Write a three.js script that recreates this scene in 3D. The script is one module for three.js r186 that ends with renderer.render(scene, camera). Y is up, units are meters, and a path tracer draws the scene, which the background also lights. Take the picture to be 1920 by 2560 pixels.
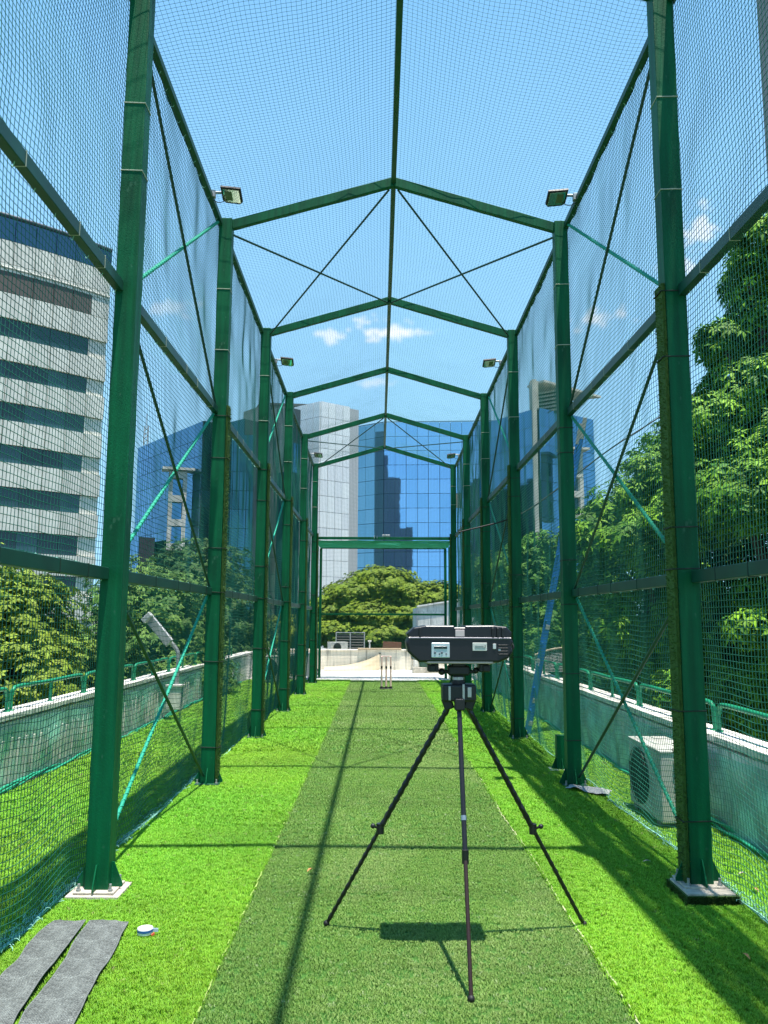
import * as THREE from 'three';
import { mergeGeometries, mergeVertices, toCreasedNormals } from 'three/addons/utils/BufferGeometryUtils.js';
import { RoundedBoxGeometry } from 'three/addons/geometries/RoundedBoxGeometry.js';

// ------------------------------------------------------------------ camera, sky, sun, exposure
const scene = new THREE.Scene();
const camera = new THREE.PerspectiveCamera(64.88, 768 / 1024, 0.05, 3000);
camera.position.set(0, 1.6, 0);
camera.rotation.order = 'YXZ';
camera.rotation.set(0.132585, -0.00646, 0.005);
const renderer = new THREE.WebGLRenderer({ antialias: true });
renderer.setSize(768, 1024);
renderer.toneMapping = THREE.LinearToneMapping;
renderer.toneMappingExposure = 1.9;
renderer.shadowMap.enabled = true;
const SUN_DIR = new THREE.Vector3(0.083, 1, 0.15).normalize();
const SUN_I = 5.0, SKY_I = 1.0;

// seeded random numbers and value noise
function rng(seed) { let a = seed >>> 0; return () => { a = (a + 0x6D2B79F5) | 0; let t = Math.imul(a ^ (a >>> 15), 1 | a); t = (t + Math.imul(t ^ (t >>> 7), 61 | t)) ^ t; return ((t ^ (t >>> 14)) >>> 0) / 4294967296; }; }
function h3(x, y, z) { let h = Math.imul(x | 0, 374761393) ^ Math.imul(y | 0, 668265263) ^ Math.imul(z | 0, 2147483647 - 1274126177); h = Math.imul(h ^ (h >>> 13), 1274126177); return ((h ^ (h >>> 16)) >>> 0) / 4294967296; }
function noise(x, y, z = 0) {
  const i = Math.floor(x), j = Math.floor(y), k = Math.floor(z); let u = x - i, v = y - j, w = z - k;
  u = u * u * (3 - 2 * u); v = v * v * (3 - 2 * v); w = w * w * (3 - 2 * w);
  const L = (a, b, t) => a + (b - a) * t;
  return L(L(L(h3(i, j, k), h3(i + 1, j, k), u), L(h3(i, j + 1, k), h3(i + 1, j + 1, k), u), v), L(L(h3(i, j, k + 1), h3(i + 1, j, k + 1), u), L(h3(i, j + 1, k + 1), h3(i + 1, j + 1, k + 1), u), v), w) * 2 - 1;
}
function fbm(x, y, z = 0, o = 4) { let s = 0, a = 0.5; for (let i = 0; i < o; i++) { s += a * noise(x, y, z); x = x * 2.03 + 7.1; y = y * 2.03 + 3.7; z = z * 2.03 + 1.9; a *= 0.5; } return s; }
const clamp = (x, a = 0, b = 1) => Math.min(b, Math.max(a, x));
const sstep = (a, b, x) => { const t = clamp((x - a) / (b - a)); return t * t * (3 - 2 * t); };

{ // clear blue sky, paler towards the horizon, with a few small fair-weather clouds
  const W = 2048, Hh = 1024, d = new Float32Array(W * Hh * 4);
  const clouds = [[0, .345, -.94, .034, .009, .85], [-.062, .338, -.94, .013, .006, .6], [.053, .345, -.94, .010, .005, .45], [-.012, .288, -.96, .018, .005, .4], [.25, .352, -.9, .024, .009, .6], [.35, .43, -.84, .018, .016, .6], [.335, .395, -.86, .014, .012, .55], [-.24, .36, -.9, .03, .008, .3]];
  const r = rng(5);
  for (let i = 0; i < 26; i++) { const a = r() * 6.283, e = .12 + r() * .5, c = Math.sqrt(1 - e * e); if (Math.sin(a) < -.55) continue; clouds.push([Math.cos(a) * c, e, Math.sin(a) * c, .03 + r() * .08, .01 + r() * .02, .5 + r() * .5]); }
  const cl = clouds.map(([x, y, z, w, h, s]) => { const l = Math.hypot(x, y, z); return { a: Math.atan2(z / l, x / l), e: Math.asin(y / l), w: w * 1.25, h: h * 1.4, s }; });
  for (let j = 0; j < Hh; j++) {
    const e = ((j + .5) / Hh - .5) * Math.PI, se = Math.sin(e);
    const m = se > 0 ? Math.pow(se, 1.25) : 0;
    let R = .27 + (.045 - .27) * m, G = .51 + (.20 - .51) * m, Bl = .71 + (.48 - .71) * m;
    if (se < 0) { const g = sstep(0, .12, -se); R += (.17 - R) * g; G += (.19 - G) * g; Bl += (.15 - Bl) * g; }
    const near = se > 0 ? cl.filter(c => Math.abs(c.e - e) < c.h * 2.2) : [];
    for (let i = 0; i < W; i++) {
      const a = ((i + .5) / W - .5) * 2 * Math.PI, k = (j * W + i) * 4; let cr = 0;
      for (const c of near) {
        let da = Math.abs(a - c.a); if (da > Math.PI) da = 2 * Math.PI - da; da *= Math.cos(c.e);
        if (da > c.w * 2) continue;
        const q = 1 - Math.sqrt((da / c.w) ** 2 + ((e - c.e) / c.h) ** 2) + fbm(a * 60, e * 120, 1.5, 6) * 1.9;
        cr = Math.max(cr, sstep(.0, .8, q) * c.s);
      }
      d[k] = (R + (.70 - R) * cr) * SKY_I; d[k + 1] = (G + (.71 - G) * cr) * SKY_I; d[k + 2] = (Bl + (.73 - Bl) * cr) * SKY_I; d[k + 3] = 1;
    }
  }
  const t = new THREE.DataTexture(d, W, Hh, THREE.RGBAFormat, THREE.FloatType);
  t.mapping = THREE.EquirectangularReflectionMapping; t.magFilter = t.minFilter = THREE.LinearFilter; t.colorSpace = THREE.LinearSRGBColorSpace; t.needsUpdate = true;
  scene.background = t; scene.environment = t;
}
const sun = new THREE.DirectionalLight(new THREE.Color(1, .955, .87), SUN_I);
sun.position.copy(SUN_DIR).multiplyScalar(80).add(new THREE.Vector3(0, 0, -12)); sun.target.position.set(0, 0, -12);
sun.castShadow = true; sun.shadow.mapSize.set(4096, 4096);
Object.assign(sun.shadow.camera, { left: -40, right: 40, top: 40, bottom: -40, near: 1, far: 200 });
scene.add(sun, sun.target);

// ------------------------------------------------------------------ helpers
const V = (x, y, z) => new THREE.Vector3(x, y, z);
const used = {};
function numbered(n) { const k = used[n] = (used[n] ?? -1) + 1; return k ? `${n}_${String(k).padStart(3, '0')}` : n; }
function tag(o, label, category, group) { o.userData.label = label; o.userData.category = category; if (group) o.userData.group = group; return o; }
function thing(name, label, category, [x, y, z] = [0, 0, 0], ry = 0, group) { const o = new THREE.Group(); o.name = numbered(name); o.position.set(x, y, z); o.rotation.y = ry; scene.add(o); return tag(o, label, category, group); }
function metric(g, s = 1) { // uv in metres, by the dominant axis of the normal
  const p = g.attributes.position, n = g.attributes.normal, uv = new Float32Array(p.count * 2);
  for (let i = 0; i < p.count; i++) {
    const ax = Math.abs(n.getX(i)), ay = Math.abs(n.getY(i)), az = Math.abs(n.getZ(i));
    let a, b; if (ax >= ay && ax >= az) { a = p.getZ(i); b = p.getY(i); } else if (ay >= az) { a = p.getX(i); b = p.getZ(i); } else { a = p.getX(i); b = p.getY(i); }
    uv[2 * i] = a * s; uv[2 * i + 1] = b * s;
  }
  g.setAttribute('uv', new THREE.BufferAttribute(uv, 2)); return g;
}
function place(g, x = 0, y = 0, z = 0, rx = 0, ry = 0, rz = 0) { if (rx || ry || rz) g.applyMatrix4(new THREE.Matrix4().makeRotationFromEuler(new THREE.Euler(rx, ry, rz, 'YXZ'))); g.translate(x, y, z); return g; }
const box = (w, h, d, x, y, z, rx, ry, rz) => place(new THREE.BoxGeometry(w, h, d), x, y, z, rx, ry, rz);
const rbox = (w, h, d, r, x, y, z, rx, ry, rz) => place(new RoundedBoxGeometry(w, h, d, 2, Math.min(r, w / 2.01, h / 2.01, d / 2.01)), x, y, z, rx, ry, rz);
const cyl = (r0, r1, h, x, y, z, n = 16, rx, ry, rz) => place(new THREE.CylinderGeometry(r0, r1, h, n), x, y, z, rx, ry, rz);
function along(g, a, b) { // a geometry of unit height along y (centred) laid from a to b
  const d = b.clone().sub(a), q = new THREE.Quaternion().setFromUnitVectors(V(0, 1, 0), d.clone().normalize());
  g.applyMatrix4(new THREE.Matrix4().compose(a.clone().add(b).multiplyScalar(.5), q, V(1, d.length(), 1))); return g;
}
const rod = (a, b, r, n = 8, r2 = r) => along(new THREE.CylinderGeometry(r2, r, 1, n), a, b);
function beam(a, b, w, h) { // rectangular section bar, its h side kept in the vertical plane
  const d = b.clone().sub(a), L = d.length(), g = new RoundedBoxGeometry(w, h, L, 1, Math.min(w, h) * .08);
  const o = new THREE.Object3D(); o.position.copy(a).add(b).multiplyScalar(.5); o.up.set(0, 1, 0); o.lookAt(b); o.updateMatrix(); g.applyMatrix4(o.matrix); return g;
}
function tube(pts, r, n = 8, seg = 24, closed = false) { return new THREE.TubeGeometry(new THREE.CatmullRomCurve3(pts, closed), seg, r, n, closed); }
function merge(list) {
  list = list.map(g => { if (g.index) g = g.toNonIndexed(); for (const k of Object.keys(g.attributes)) if (!['position', 'normal', 'uv'].includes(k)) g.deleteAttribute(k); if (!g.attributes.uv) metric(g); return g; });
  return list.length > 1 ? mergeGeometries(list) : list[0];
}
function mesh(name, geos, mat, parent) {
  const g = merge(Array.isArray(geos) ? geos : [geos]);
  const m = new THREE.Mesh(mat.userData.metric ? metric(g) : g, mat); m.name = parent ? name : numbered(name); m.castShadow = m.receiveShadow = true; (parent || scene).add(m); return m;
}
function struct(name, geos, mat) { const m = mesh(name, geos, mat); m.userData.kind = 'structure'; return m; }
function stuff(o) { o.userData.kind = 'stuff'; return o; }

// ------------------------------------------------------------------ textures and materials
function tex(n, fn, srgb = true, wrap = true) { // fn(u, v) -> [r, g, b(, a)] 0..1
  const d = new Uint8Array(n * n * 4);
  for (let j = 0; j < n; j++) for (let i = 0; i < n; i++) { const c = fn((i + .5) / n, (j + .5) / n), k = (j * n + i) * 4; for (let q = 0; q < 3; q++) d[k + q] = clamp(c[q]) * 255; d[k + 3] = c.length > 3 ? clamp(c[3]) * 255 : 255; }
  const t = new THREE.DataTexture(d, n, n); t.magFilter = THREE.LinearFilter; t.minFilter = THREE.LinearMipmapLinearFilter; t.generateMipmaps = true;
  if (wrap) t.wrapS = t.wrapT = THREE.RepeatWrapping; if (srgb) t.colorSpace = THREE.SRGBColorSpace; t.needsUpdate = true; return t;
}
const loopN = (u, v, f, s, o = 4) => { // tiling fbm
  const a = fbm(u * f, v * f, s, o), b = fbm((u - 1) * f, v * f, s, o), c = fbm(u * f, (v - 1) * f, s, o), d = fbm((u - 1) * f, (v - 1) * f, s, o);
  return (a * (1 - u) + b * u) * (1 - v) + (c * (1 - u) + d * u) * v;
};
const tStain = tex(512, (u, v) => { const st = loopN(u, v * .08, 34, 61, 4), n = loopN(u, v, 7, 65, 4), k = .95 + .16 * n - .26 * sstep(.08, .5, st + .25 * n); return [k, k * .985, k * .96]; });
const tPaint = tex(512, (u, v) => { // emerald enamel: faded runs, chips and dust specks
  const n = loopN(u, v, 6, 31, 4), st = loopN(u, v * .06, 30, 35, 3), ch = loopN(u, v, 34, 39, 2), ch2 = loopN(u, v, 80, 44, 1);
  let k = 1 + .28 * n + .22 * st, c = [0, .352 * k, .218 * k]; // sRGB
  if (ch > .40) { const q = clamp((ch - .40) * 9); c = [c[0] + (.30 - c[0]) * q * .6, c[1] + (.42 - c[1]) * q * .6, c[2] + (.33 - c[2]) * q * .6]; }
  if (ch2 > .46) c = [.34, .50, .40]; else if (ch2 < -.47) c = [.12, .16, .10]; return c;
});
const lin = (r, g, b) => new THREE.Color().setRGB(r, g, b);
const std = (r, g, b, rough = .7, metal = 0, extra = {}) => new THREE.MeshStandardMaterial({ color: lin(r, g, b), roughness: rough, metalness: metal, ...extra });
const GREY = (lo, hi, f, s, o = 5) => tex(512, (u, v) => { const k = lo + (hi - lo) * clamp(.5 + loopN(u, v, f, s, o)); return [k, k, k]; });
const tGrime = GREY(.72, 1.0, 8, 3), tFine = GREY(.6, 1.0, 60, 9, 3), tRough = tex(256, (u, v) => { const k = .55 + .5 * loopN(u, v, 12, 4); return [k, k, k]; }, false);
const rep = (t, s, sv = s) => { const c = t.clone(); c.repeat.set(s, sv); c.needsUpdate = true; return c; };
const metricMat = m => { m.userData.metric = true; return m; };
const M = {
  paint: metricMat(new THREE.MeshPhysicalMaterial({ map: rep(tPaint, .9, .45), roughness: .5, specularIntensity: .45, bumpMap: rep(tFine, 2), bumpScale: .0008 })),
  paintDark: std(.003, .075, .04, .5), brace: std(.01, .06, .045, .5), rope: std(.012, .34, .215, .7),
  rail: metricMat(std(.010, .09, .055, .4, 0, { map: rep(tGrime, .8) })),
  net: std(.010, .14, .095, .6), roofNet: std(.012, .15, .11, .7), netEdge: std(.003, .05, .045, .8), netPale: std(.30, .62, .52, .9),
  concrete: metricMat(std(.74, .67, .56, .9, 0, { map: rep(tGrime, 2.2), bumpMap: rep(tFine, 4), bumpScale: .003 })),
  white: metricMat(std(.86, .85, .82, .75, 0, { map: rep(tStain, .5), bumpMap: rep(tFine, 2), bumpScale: .002 })),
  cream: metricMat(std(.95, .90, .78, .85, 0, { map: rep(tStain, .4), bumpMap: rep(tFine, 2), bumpScale: .003 })),
  slab: metricMat(std(.78, .75, .70, .9, 0, { map: rep(tGrime, .45) })),
  steel: std(.45, .46, .47, .35, .9), zinc: std(.40, .41, .42, .55, .6), dark: std(.012, .012, .014, .45), black: std(.008, .008, .009, .6),
  tieW: std(.38, .42, .32, .7), tieB: std(.008, .02, .012, .6),
  pipe: std(.006, .22, .10, .45), soil: std(.05, .06, .045, 1),
};

// ------------------------------------------------------------------ ground, roof terrace, turf
const XL = -1.64, XR = 1.915, XC = (XL + XR) / 2, FZ = i => -5.03 - 3.09 * i;
const ridgeY = z => 6.31 + (z + 8.12) * .0186, eaveY = z => ridgeY(z) - .5;
const TURF_END = -21.65, MATX0 = -.728, MATX1 = 1.046;
struct('ground', place(new THREE.PlaneGeometry(3000, 3000), 0, -6, 0, -Math.PI / 2), std(.09, .10, .075, 1));
struct('roof_terrace', metric(box(6.36, 5.9, 32, -.38, -3.0, -10.4)), M.slab);          // its top, at y = -0.05
struct('paved_roof_end', metric(box(6.36, .046, 4.6, -.38, -.0235, -24.05)), M.slab);
const turfBase = tex(512, (u, v) => { const n = .5 + loopN(u, v, 70, 2, 3) * .9, m = .5 + loopN(u, v, 9, 6, 3) * .35; return [.22 + .22 * n * m, .36 + .26 * n * m, .03 + .04 * n]; });
const pitchBase = tex(512, (u, v) => { const n = .5 + loopN(u, v, 90, 12, 3) * 1.1, m = .55 + loopN(u, v, 7, 16, 3) * .4; return [.22 + .13 * n * m, .40 + .15 * n * m, .13 + .08 * n * m]; });
const turfMat = metricMat(new THREE.MeshStandardMaterial({ map: rep(turfBase, 1.7), roughness: 1, bumpMap: rep(tFine, 5), bumpScale: .01 }));
const pitchMat = metricMat(new THREE.MeshStandardMaterial({ map: rep(pitchBase, 2.3), roughness: 1, bumpMap: rep(tFine, 8), bumpScale: .004 }));
struct('artificial_turf', [box(MATX0 + 3.44, .04, 25.2, (MATX0 - 3.44) / 2, -.022, -9.15), box(2.7 - MATX1, .04, 25.2, (MATX1 + 2.7) / 2, -.022, -9.15)], turfMat);
struct('pitch_turf', box(MATX1 - MATX0, .036, 25.2, (MATX0 + MATX1) / 2, -.0235, -9.15), pitchMat);
{ // the pale seam line along the right edge of the pitch turf, frayed
  const g = [], r = rng(77);
  for (let z = -2.2; z > -21.5; z -= .05) { if (r() < .12) continue; g.push(box(.004 + r() * .005, .004, .05, MATX1 + (r() - .5) * .008 + .006 * Math.sin(z * 3) + .012 * noise(z * 1.3, 4), .0085, z, 0, (r() - .5) * .25, 0)); }
  struct('turf_seam', g, std(.50, .50, .27, .9));
  const g2 = []; for (let z = -2.2; z > -21.5; z -= .05) { if (r() < .55) continue; g2.push(box(.004 + r() * .005, .004, .05, MATX0 + (r() - .5) * .01, .010, z)); }
  struct('turf_seam', g2, std(.30, .40, .10, .9));
}
function tuft(n, h, spread, w, seed) { // leaning plastic blades
  const p = [], nr = [], idx = [], r = rng(seed);
  for (let i = 0; i < n; i++) {
    const a = r() * 6.283, x = (r() - .5) * spread, z = (r() - .5) * spread, hh = h * (.7 + .5 * r()), le = h * (.35 + .9 * r()), ca = Math.cos(a), sa = Math.sin(a), b = p.length / 3, t = a + 1.57 + (r() - .5), cx = Math.cos(t) * w / 2, cz = Math.sin(t) * w / 2;
    p.push(x - cx, 0, z - cz, x + cx, 0, z + cz, x - cx * .85 + ca * le * .3, hh * .62, z - cz * .85 + sa * le * .3, x + cx * .85 + ca * le * .3, hh * .62, z + cz * .85 + sa * le * .3, x + ca * le, hh, z + sa * le);
    for (let k = 0; k < 5; k++) { const f = k < 2 ? .8 : k < 4 ? .9 : 1; nr.push(-ca * .3, f, -sa * .3); }
    idx.push(b, b + 1, b + 2, b + 1, b + 3, b + 2, b + 2, b + 3, b + 4);
  }
  const g = new THREE.BufferGeometry(); g.setAttribute('position', new THREE.Float32BufferAttribute(p, 3)); g.setAttribute('normal', new THREE.Float32BufferAttribute(nr, 3)); g.setIndex(idx); g.computeVertexNormals(); return g;
}
function grass(name, geo, mat, spots, hue, label) {
  const im = new THREE.InstancedMesh(geo, mat, spots.length), r = rng(spots.length), o = new THREE.Object3D(), c = new THREE.Color();
  spots.forEach(([x, z, s], i) => { o.position.set(x, 0, z); o.rotation.set(0, r() * 6.283, 0); o.scale.setScalar(s * (.8 + .45 * r())); o.updateMatrix(); im.setMatrixAt(i, o.matrix); hue(c, r, x, z); im.setColorAt(i, c); });
  im.name = numbered(name); im.castShadow = im.receiveShadow = true; scene.add(im); stuff(im); if (label) tag(im, label, 'turf'); return im;
}
function spread(x0, x1, z0, z1, dens, seed, s = 1, skip) { const n = Math.round((x1 - x0) * (z0 - z1) * dens), r = rng(seed), out = []; for (let i = 0; i < n; i++) { const x = x0 + (x1 - x0) * r(), z = z1 + (z0 - z1) * r(); if (!skip || !skip(x, z)) out.push([x, z, s]); } return out; }
const matAngle = (x, z) => { const q = x - (z + 4.464) * .1; return z > -4.47 && ((q > -1.715 && q < -1.525) || (q > -1.505 && q < -1.29)); };
const plinthAt = (x, z) => (Math.abs(x - XL) < .17 && Math.abs(z + 5.0) < .15) || (Math.abs(x - XR) < .17 && Math.abs(z + 4.97) < .2);
const skip = (x, z) => matAngle(x, z) || plinthAt(x, z);
const lawn = [];
for (const [a, b, z0, z1, d, s] of [[-2.0, MATX0, -2.9, -6.5, 7500, 1], [MATX1, 2.2, -2.9, -6.5, 7500, 1], [-1.85, MATX0, -6.5, -10, 3800, 1.3], [MATX1, 2.2, -6.5, -10, 3800, 1.3], [-1.8, MATX0, -10, -21.6, 900, 1.9], [MATX1, 2.1, -10, -21.6, 900, 1.9], [-3.4, -1.9, -3.6, -9, 1500, 1.4], [-3.4, -1.8, -9, -21.6, 500, 2.2], [2.2, 2.66, -3.6, -9, 2200, 1.3], [2.1, 2.66, -9, -21.6, 600, 2.2]]) lawn.push(...spread(a, b, z0, z1, d, lawn.length + 11, s, skip));
const bladeMat = (r, g, b) => new THREE.MeshStandardMaterial({ color: lin(r, g, b), roughness: .6, side: THREE.DoubleSide });
grass('turf_blades', tuft(14, .016, .03, .0024, 3), bladeMat(1, 1, 1), lawn, (c, r, x, z) => { const k = .92 + .3 * r() + .28 * fbm(x * 1.1, z * 1.1, 3, 3) + .12 * fbm(x * 6, z * 6, 5, 2), y = .85 + .3 * r() + .22 * fbm(x * .7, z * .7, 8, 3); c.setRGB(.185 * k * y, .42 * k, .012 * k); if (r() < .004) c.setRGB(.34, .30, .14); }, 'bright green artificial turf blades either side of the dull pitch strip');
const strip = [];
for (const [z0, z1, d, s] of [[-2.9, -6, 5200, 1], [-6, -10, 2400, 1.3], [-10, -21.6, 700, 2.2]]) strip.push(...spread(MATX0, MATX1, z0, z1, d, strip.length + 21, s));
grass('pitch_blades', tuft(14, .007, .026, .0024, 8), bladeMat(1, 1, 1), strip, (c, r, x, z) => { const wear = sstep(.05, .5, fbm(x * 1.6 + 4, z * .7, 11, 4) + .25 * fbm(x * 9, z * 5, 4, 3)), k = .80 + .34 * r() + .2 * fbm(x * 1.5 + 9, z * .8, 3, 3) + .16 * fbm(z * 4, x * .3, 2, 3); c.setRGB((.172 + .055 * wear) * k, (.315 + .035 * wear) * k, (.048 + .03 * wear) * k); if (r() < .012) c.setRGB(.34, .42, .20); }, 'dull green short pile blades of the pitch strip down the middle');

// ------------------------------------------------------------------ the practice cage
const cage = thing('practice_cage', 'tall green steel cricket practice cage frame with pitched roof over the turf', 'sports cage');
function padGeo(w, h, t, seed) { // a strip of turf tied to the inner face of a post: backing and blades
  const g = [box(t, h, w, 0, h / 2, 0)], r = rng(seed), p = [], nn = Math.round(h * w * 9000);
  for (let i = 0; i < nn; i++) {
    const face = r(), y = r() * h; let x, z, nx, nz; if (face < .5) { x = t / 2; z = (r() - .5) * w; nx = 1; nz = (r() - .5) * .6; } else { x = (r() - .5) * t * 1.4; z = w / 2; nx = (r() - .2) * .8; nz = 1; }
    const L = .009 + .012 * r(), dy = (r() - .4) * .02, a = r() * 6.283, wx = Math.cos(a) * .003, wy = Math.sin(a) * .003;
    p.push(x, y - wy, z - wx, x, y + wy, z + wx, x + nx * L, y + dy, z + nz * L);
  }
  const b = new THREE.BufferGeometry(); b.setAttribute('position', new THREE.Float32BufferAttribute(p, 3)); b.computeVertexNormals(); g.push(b); return merge(g);
}
function padBlock(w, h, d) { const g = [box(w, h, d, 0, h / 2, 0)], r = rng(8), p = []; for (let i = 0; i < 2600; i++) { const k = r() < .6 ? 0 : 1, sg = r() < .5 ? -1 : 1, x = k ? sg * w / 2 : (r() - .5) * w, z = k ? (r() - .5) * d : d / 2 * (r() < .85 ? 1 : -1), y = r() * h, L = .008 + .012 * r(); p.push(x - .0025, y, z, x + .0025, y, z + (k ? .003 : 0), x + (k ? sg * L : (r() - .5) * .01), y + .012 * r(), z + (k ? 0 : Math.sign(z) * L)); } const b = new THREE.BufferGeometry(); b.setAttribute('position', new THREE.Float32BufferAttribute(p, 3)); b.computeVertexNormals(); g.push(b); return merge(g); }
const padMat = std(.055, .12, .018, .9, 0, { side: THREE.DoubleSide });
const W = .138;
const gusset = (() => { const s = new THREE.Shape(); s.moveTo(0, 0); s.lineTo(.066, 0); s.lineTo(.066, .018); s.lineTo(.012, .14); s.lineTo(0, .14); const g = new THREE.ExtrudeGeometry(s, { depth: .008, bevelEnabled: false }); g.translate(0, 0, -.004); return g; })();
function post(side, i) {
  const x = side < 0 ? XL : XR, z = FZ(i), y1 = eaveY(z) + (i === 0 ? .09 : 0), lift = i === 0 && side > 0 ? .055 : .014;
  const p = mesh('post', rbox(W, y1 - lift, W * .93, .007, 0, lift + (y1 - lift) / 2, 0), M.paint, cage); p.position.set(x, 0, z);
  mesh('base_plate', rbox(.235, .012, .225, .003, 0, lift + .006, 0), i < 1 ? M.concrete : M.paintDark, p);
  if (i === 0 && side > 0) mesh('turf_skirt', padBlock(.30, .045, .32), padMat, p).position.set(0, .0, .05);
  if (i < 1) mesh('plinth', i === 0 && side > 0 ? rbox(.275, .02, .295, .005, -.0, .046, .05) : rbox(.31, .02, .28, .005, 0, .002, .0), side > 0 ? M.concrete : M.concrete, p);
  const gs = []; for (let k = 0; k < 4; k++) gs.push(place(gusset.clone(), W / 2 * (k % 2 ? 0 : 1) * (k ? -1 : 1), lift + .012, (W * .465) * (k % 2 ? (k > 1 ? -1 : 1) : 0), 0, k === 0 ? 0 : k === 2 ? Math.PI : k === 1 ? -Math.PI / 2 : Math.PI / 2, 0));
  gs.forEach(g => mesh('gusset', g, M.paint, p));
  for (const [bx, bz] of [[-.092, .088], [.092, .088], [-.092, -.088], [.092, -.088]]) mesh('anchor_bolt', [cyl(.008, .008, .045, bx, lift + .03, bz, 8), cyl(.014, .014, .012, bx, lift + .018, bz, 6)], M.zinc, p);
  const pad = side < 0 ? i >= 1 : i !== 1 && i >= 0;
  if (pad) {
    const h = 3.72, m = mesh('turf_pad', padGeo(i === 5 ? W * 1.1 : W * .95, h, .02, i * 7 + side + 3), padMat, p); m.position.set(-side * (W / 2 + .014), .05, 0); if (side > 0) m.rotation.y = Math.PI; if (i === 5) m.scale.z = 1.2;
    if (side > 0) { m.position.z = -.0; m.rotation.y = 0; m.scale.x = -1; }
  }
  for (const [ty, w] of [[4.95, 1], [4.35, 1], [3.55, 0], [3.15, 0], [2.15, 0], [1.75, 0], [1.05, 0], [.28, 0]]) {
    if (i < 1 && side < 0 && !w) continue; const e = pad && ty < 3.7 ? .03 : 0;
    mesh('tie', rbox(W + .008 + e, .008, W * .93 + .008, .002, -side * e / 2, ty + ((i * 37 + side * 11 + ty * 50) % 9) * .02, 0, 0, 0, .03 * side), w ? M.tieW : M.tieB, p);
  }
}
for (let i = -1; i <= 5; i++) for (const s of [-1, 1]) post(s, i);
for (let i = -1; i <= 5; i++) {
  const z = FZ(i), up = i === 0 ? .09 : 0, e = eaveY(z) - .055 + up, r = ridgeY(z) - .055 + up * .3;
  for (const s of [-1, 1]) mesh('rafter', beam(V(s < 0 ? XL + .06 : XR - .06, e, z), V(XC + s * .012, r, z), .06, .10), M.paint, cage);
}
mesh('ridge_beam', beam(V(XC, ridgeY(-1.9) - .05, -1.9), V(XC, ridgeY(-20.5) - .05, -20.5), .05, .05), M.paintDark, cage);
for (const s of [-1, 1]) {
  const x = s < 0 ? XL - .05 : XR + .05;
  for (let i = -1; i < 5; i++) {
    const a = FZ(i) - .07, b = FZ(i + 1) + .07;
    mesh('eave_beam', beam(V(x, eaveY(a) - .06, a), V(x, eaveY(b) - .06, b), .045, .06), M.paintDark, cage);
    for (const y of [3.72, 1.87]) {
      const rl = mesh('side_rail', beam(V(x - s * .01, y, a), V(x - s * .01, y, b), .055, .075), M.rail, cage);
      if (i < 3) for (let k = 0; k < 5; k++) mesh('tie', rbox(.061, .081, .005, .002, x - s * .01, y, a + (b - a) * (.08 + .2 * k + .03 * ((k * 7 + i) % 3))), y > 3 ? M.tieW : M.tieB, rl);
    }
  }
  for (const i of [0, 2, 4]) { // crossed rods in three tiers, one of each pair wound with green rope
    if (i === 4) continue;
    const z0 = FZ(i), z1 = FZ(i + 1), xb = x - s * .012, T = [eaveY(z0) - .1, 3.72, 1.87, .06];
    for (let t = 0; t < 3; t++) {
      mesh('brace', rod(V(xb, T[t] - (t ? .05 : .02), z0 - .07), V(xb, T[t + 1] + .04, z1 + .08), .013), M.brace, cage);
      const a = V(xb + s * .02, T[t] - (t ? .05 : .0), z1 + .08), b = V(xb + s * .02, T[t + 1] + .03, z0 - .08), d = b.clone().sub(a), L = d.length(), pts = [];
      const u = d.clone().normalize(), n1 = V(1, 0, 0), n2 = u.clone().cross(n1);
      const rr = mesh('brace', rod(a, b, .0125), s < 0 || t === 0 ? M.rope : M.pipe, cage);
      const turns = Math.round(L / .06), P = (k, ph) => a.clone().addScaledVector(u, L * k / (turns * 6)).addScaledVector(n1, .0125 * Math.cos(k / 6 * 6.283 + ph)).addScaledVector(n2, .0125 * Math.sin(k / 6 * 6.283 + ph));
      for (let k = 0; k <= turns * 6; k++) pts.push(P(k, 0));
      mesh('rope_wrap', new THREE.TubeGeometry(new THREE.CatmullRomCurve3(pts), turns * 6, .005, 5), M.rope, rr);
    }
  }
}
for (const i of [1, 4]) { // crossed rods under the roof
  const z0 = FZ(i), z1 = FZ(i + 1);
  for (const s of [-1, 1]) {
    const xe = s < 0 ? XL + .05 : XR - .05;
    mesh('brace', rod(V(xe, eaveY(z0) - .14, z0 - .03), V(XC + s * .02, ridgeY(z1) - .10, z1 + .03), .012), M.brace, cage);
    mesh('brace', rod(V(XC + s * .05, ridgeY(z0) - .12, z0 - .03), V(xe, eaveY(z1) - .10, z1 + .03), .012), M.brace, cage);
  }
}
{ // low bay at the far end: tie beam, gate posts, rails
  const z = FZ(5), zg = -22.5;
  mesh('tie_beam', beam(V(XL + .07, 3.65, z), V(XR - .07, 3.65, z), .06, .07), M.paint, cage);
  mesh('tie_beam', beam(V(XL + .02, 3.58, zg), V(XR - .02, 3.58, zg), .05, .05), M.paint, cage);
  mesh('tie_beam', beam(V(XL + .02, 1.74, zg), V(XR - .02, 1.74, zg), .04, .05), M.paint, cage);
  for (const x of [XL + .03, XR - .05]) {
    mesh('gate_post', rbox(.07, 3.6, .07, .004, x, 1.76, zg), M.paint, cage);
    mesh('tie_beam', beam(V(x, 3.6, z - .03), V(x, 3.6, zg), .045, .045), M.paint, cage);
  }
  mesh('latch', [rbox(.2, .05, .06, .01, XC + .05, 3.72, z), rbox(.02, .07, .07, .004, XC - .25, 3.68, z), rbox(.02, .07, .07, .004, XC - .18, 3.68, z)], M.zinc, cage);
}

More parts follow.
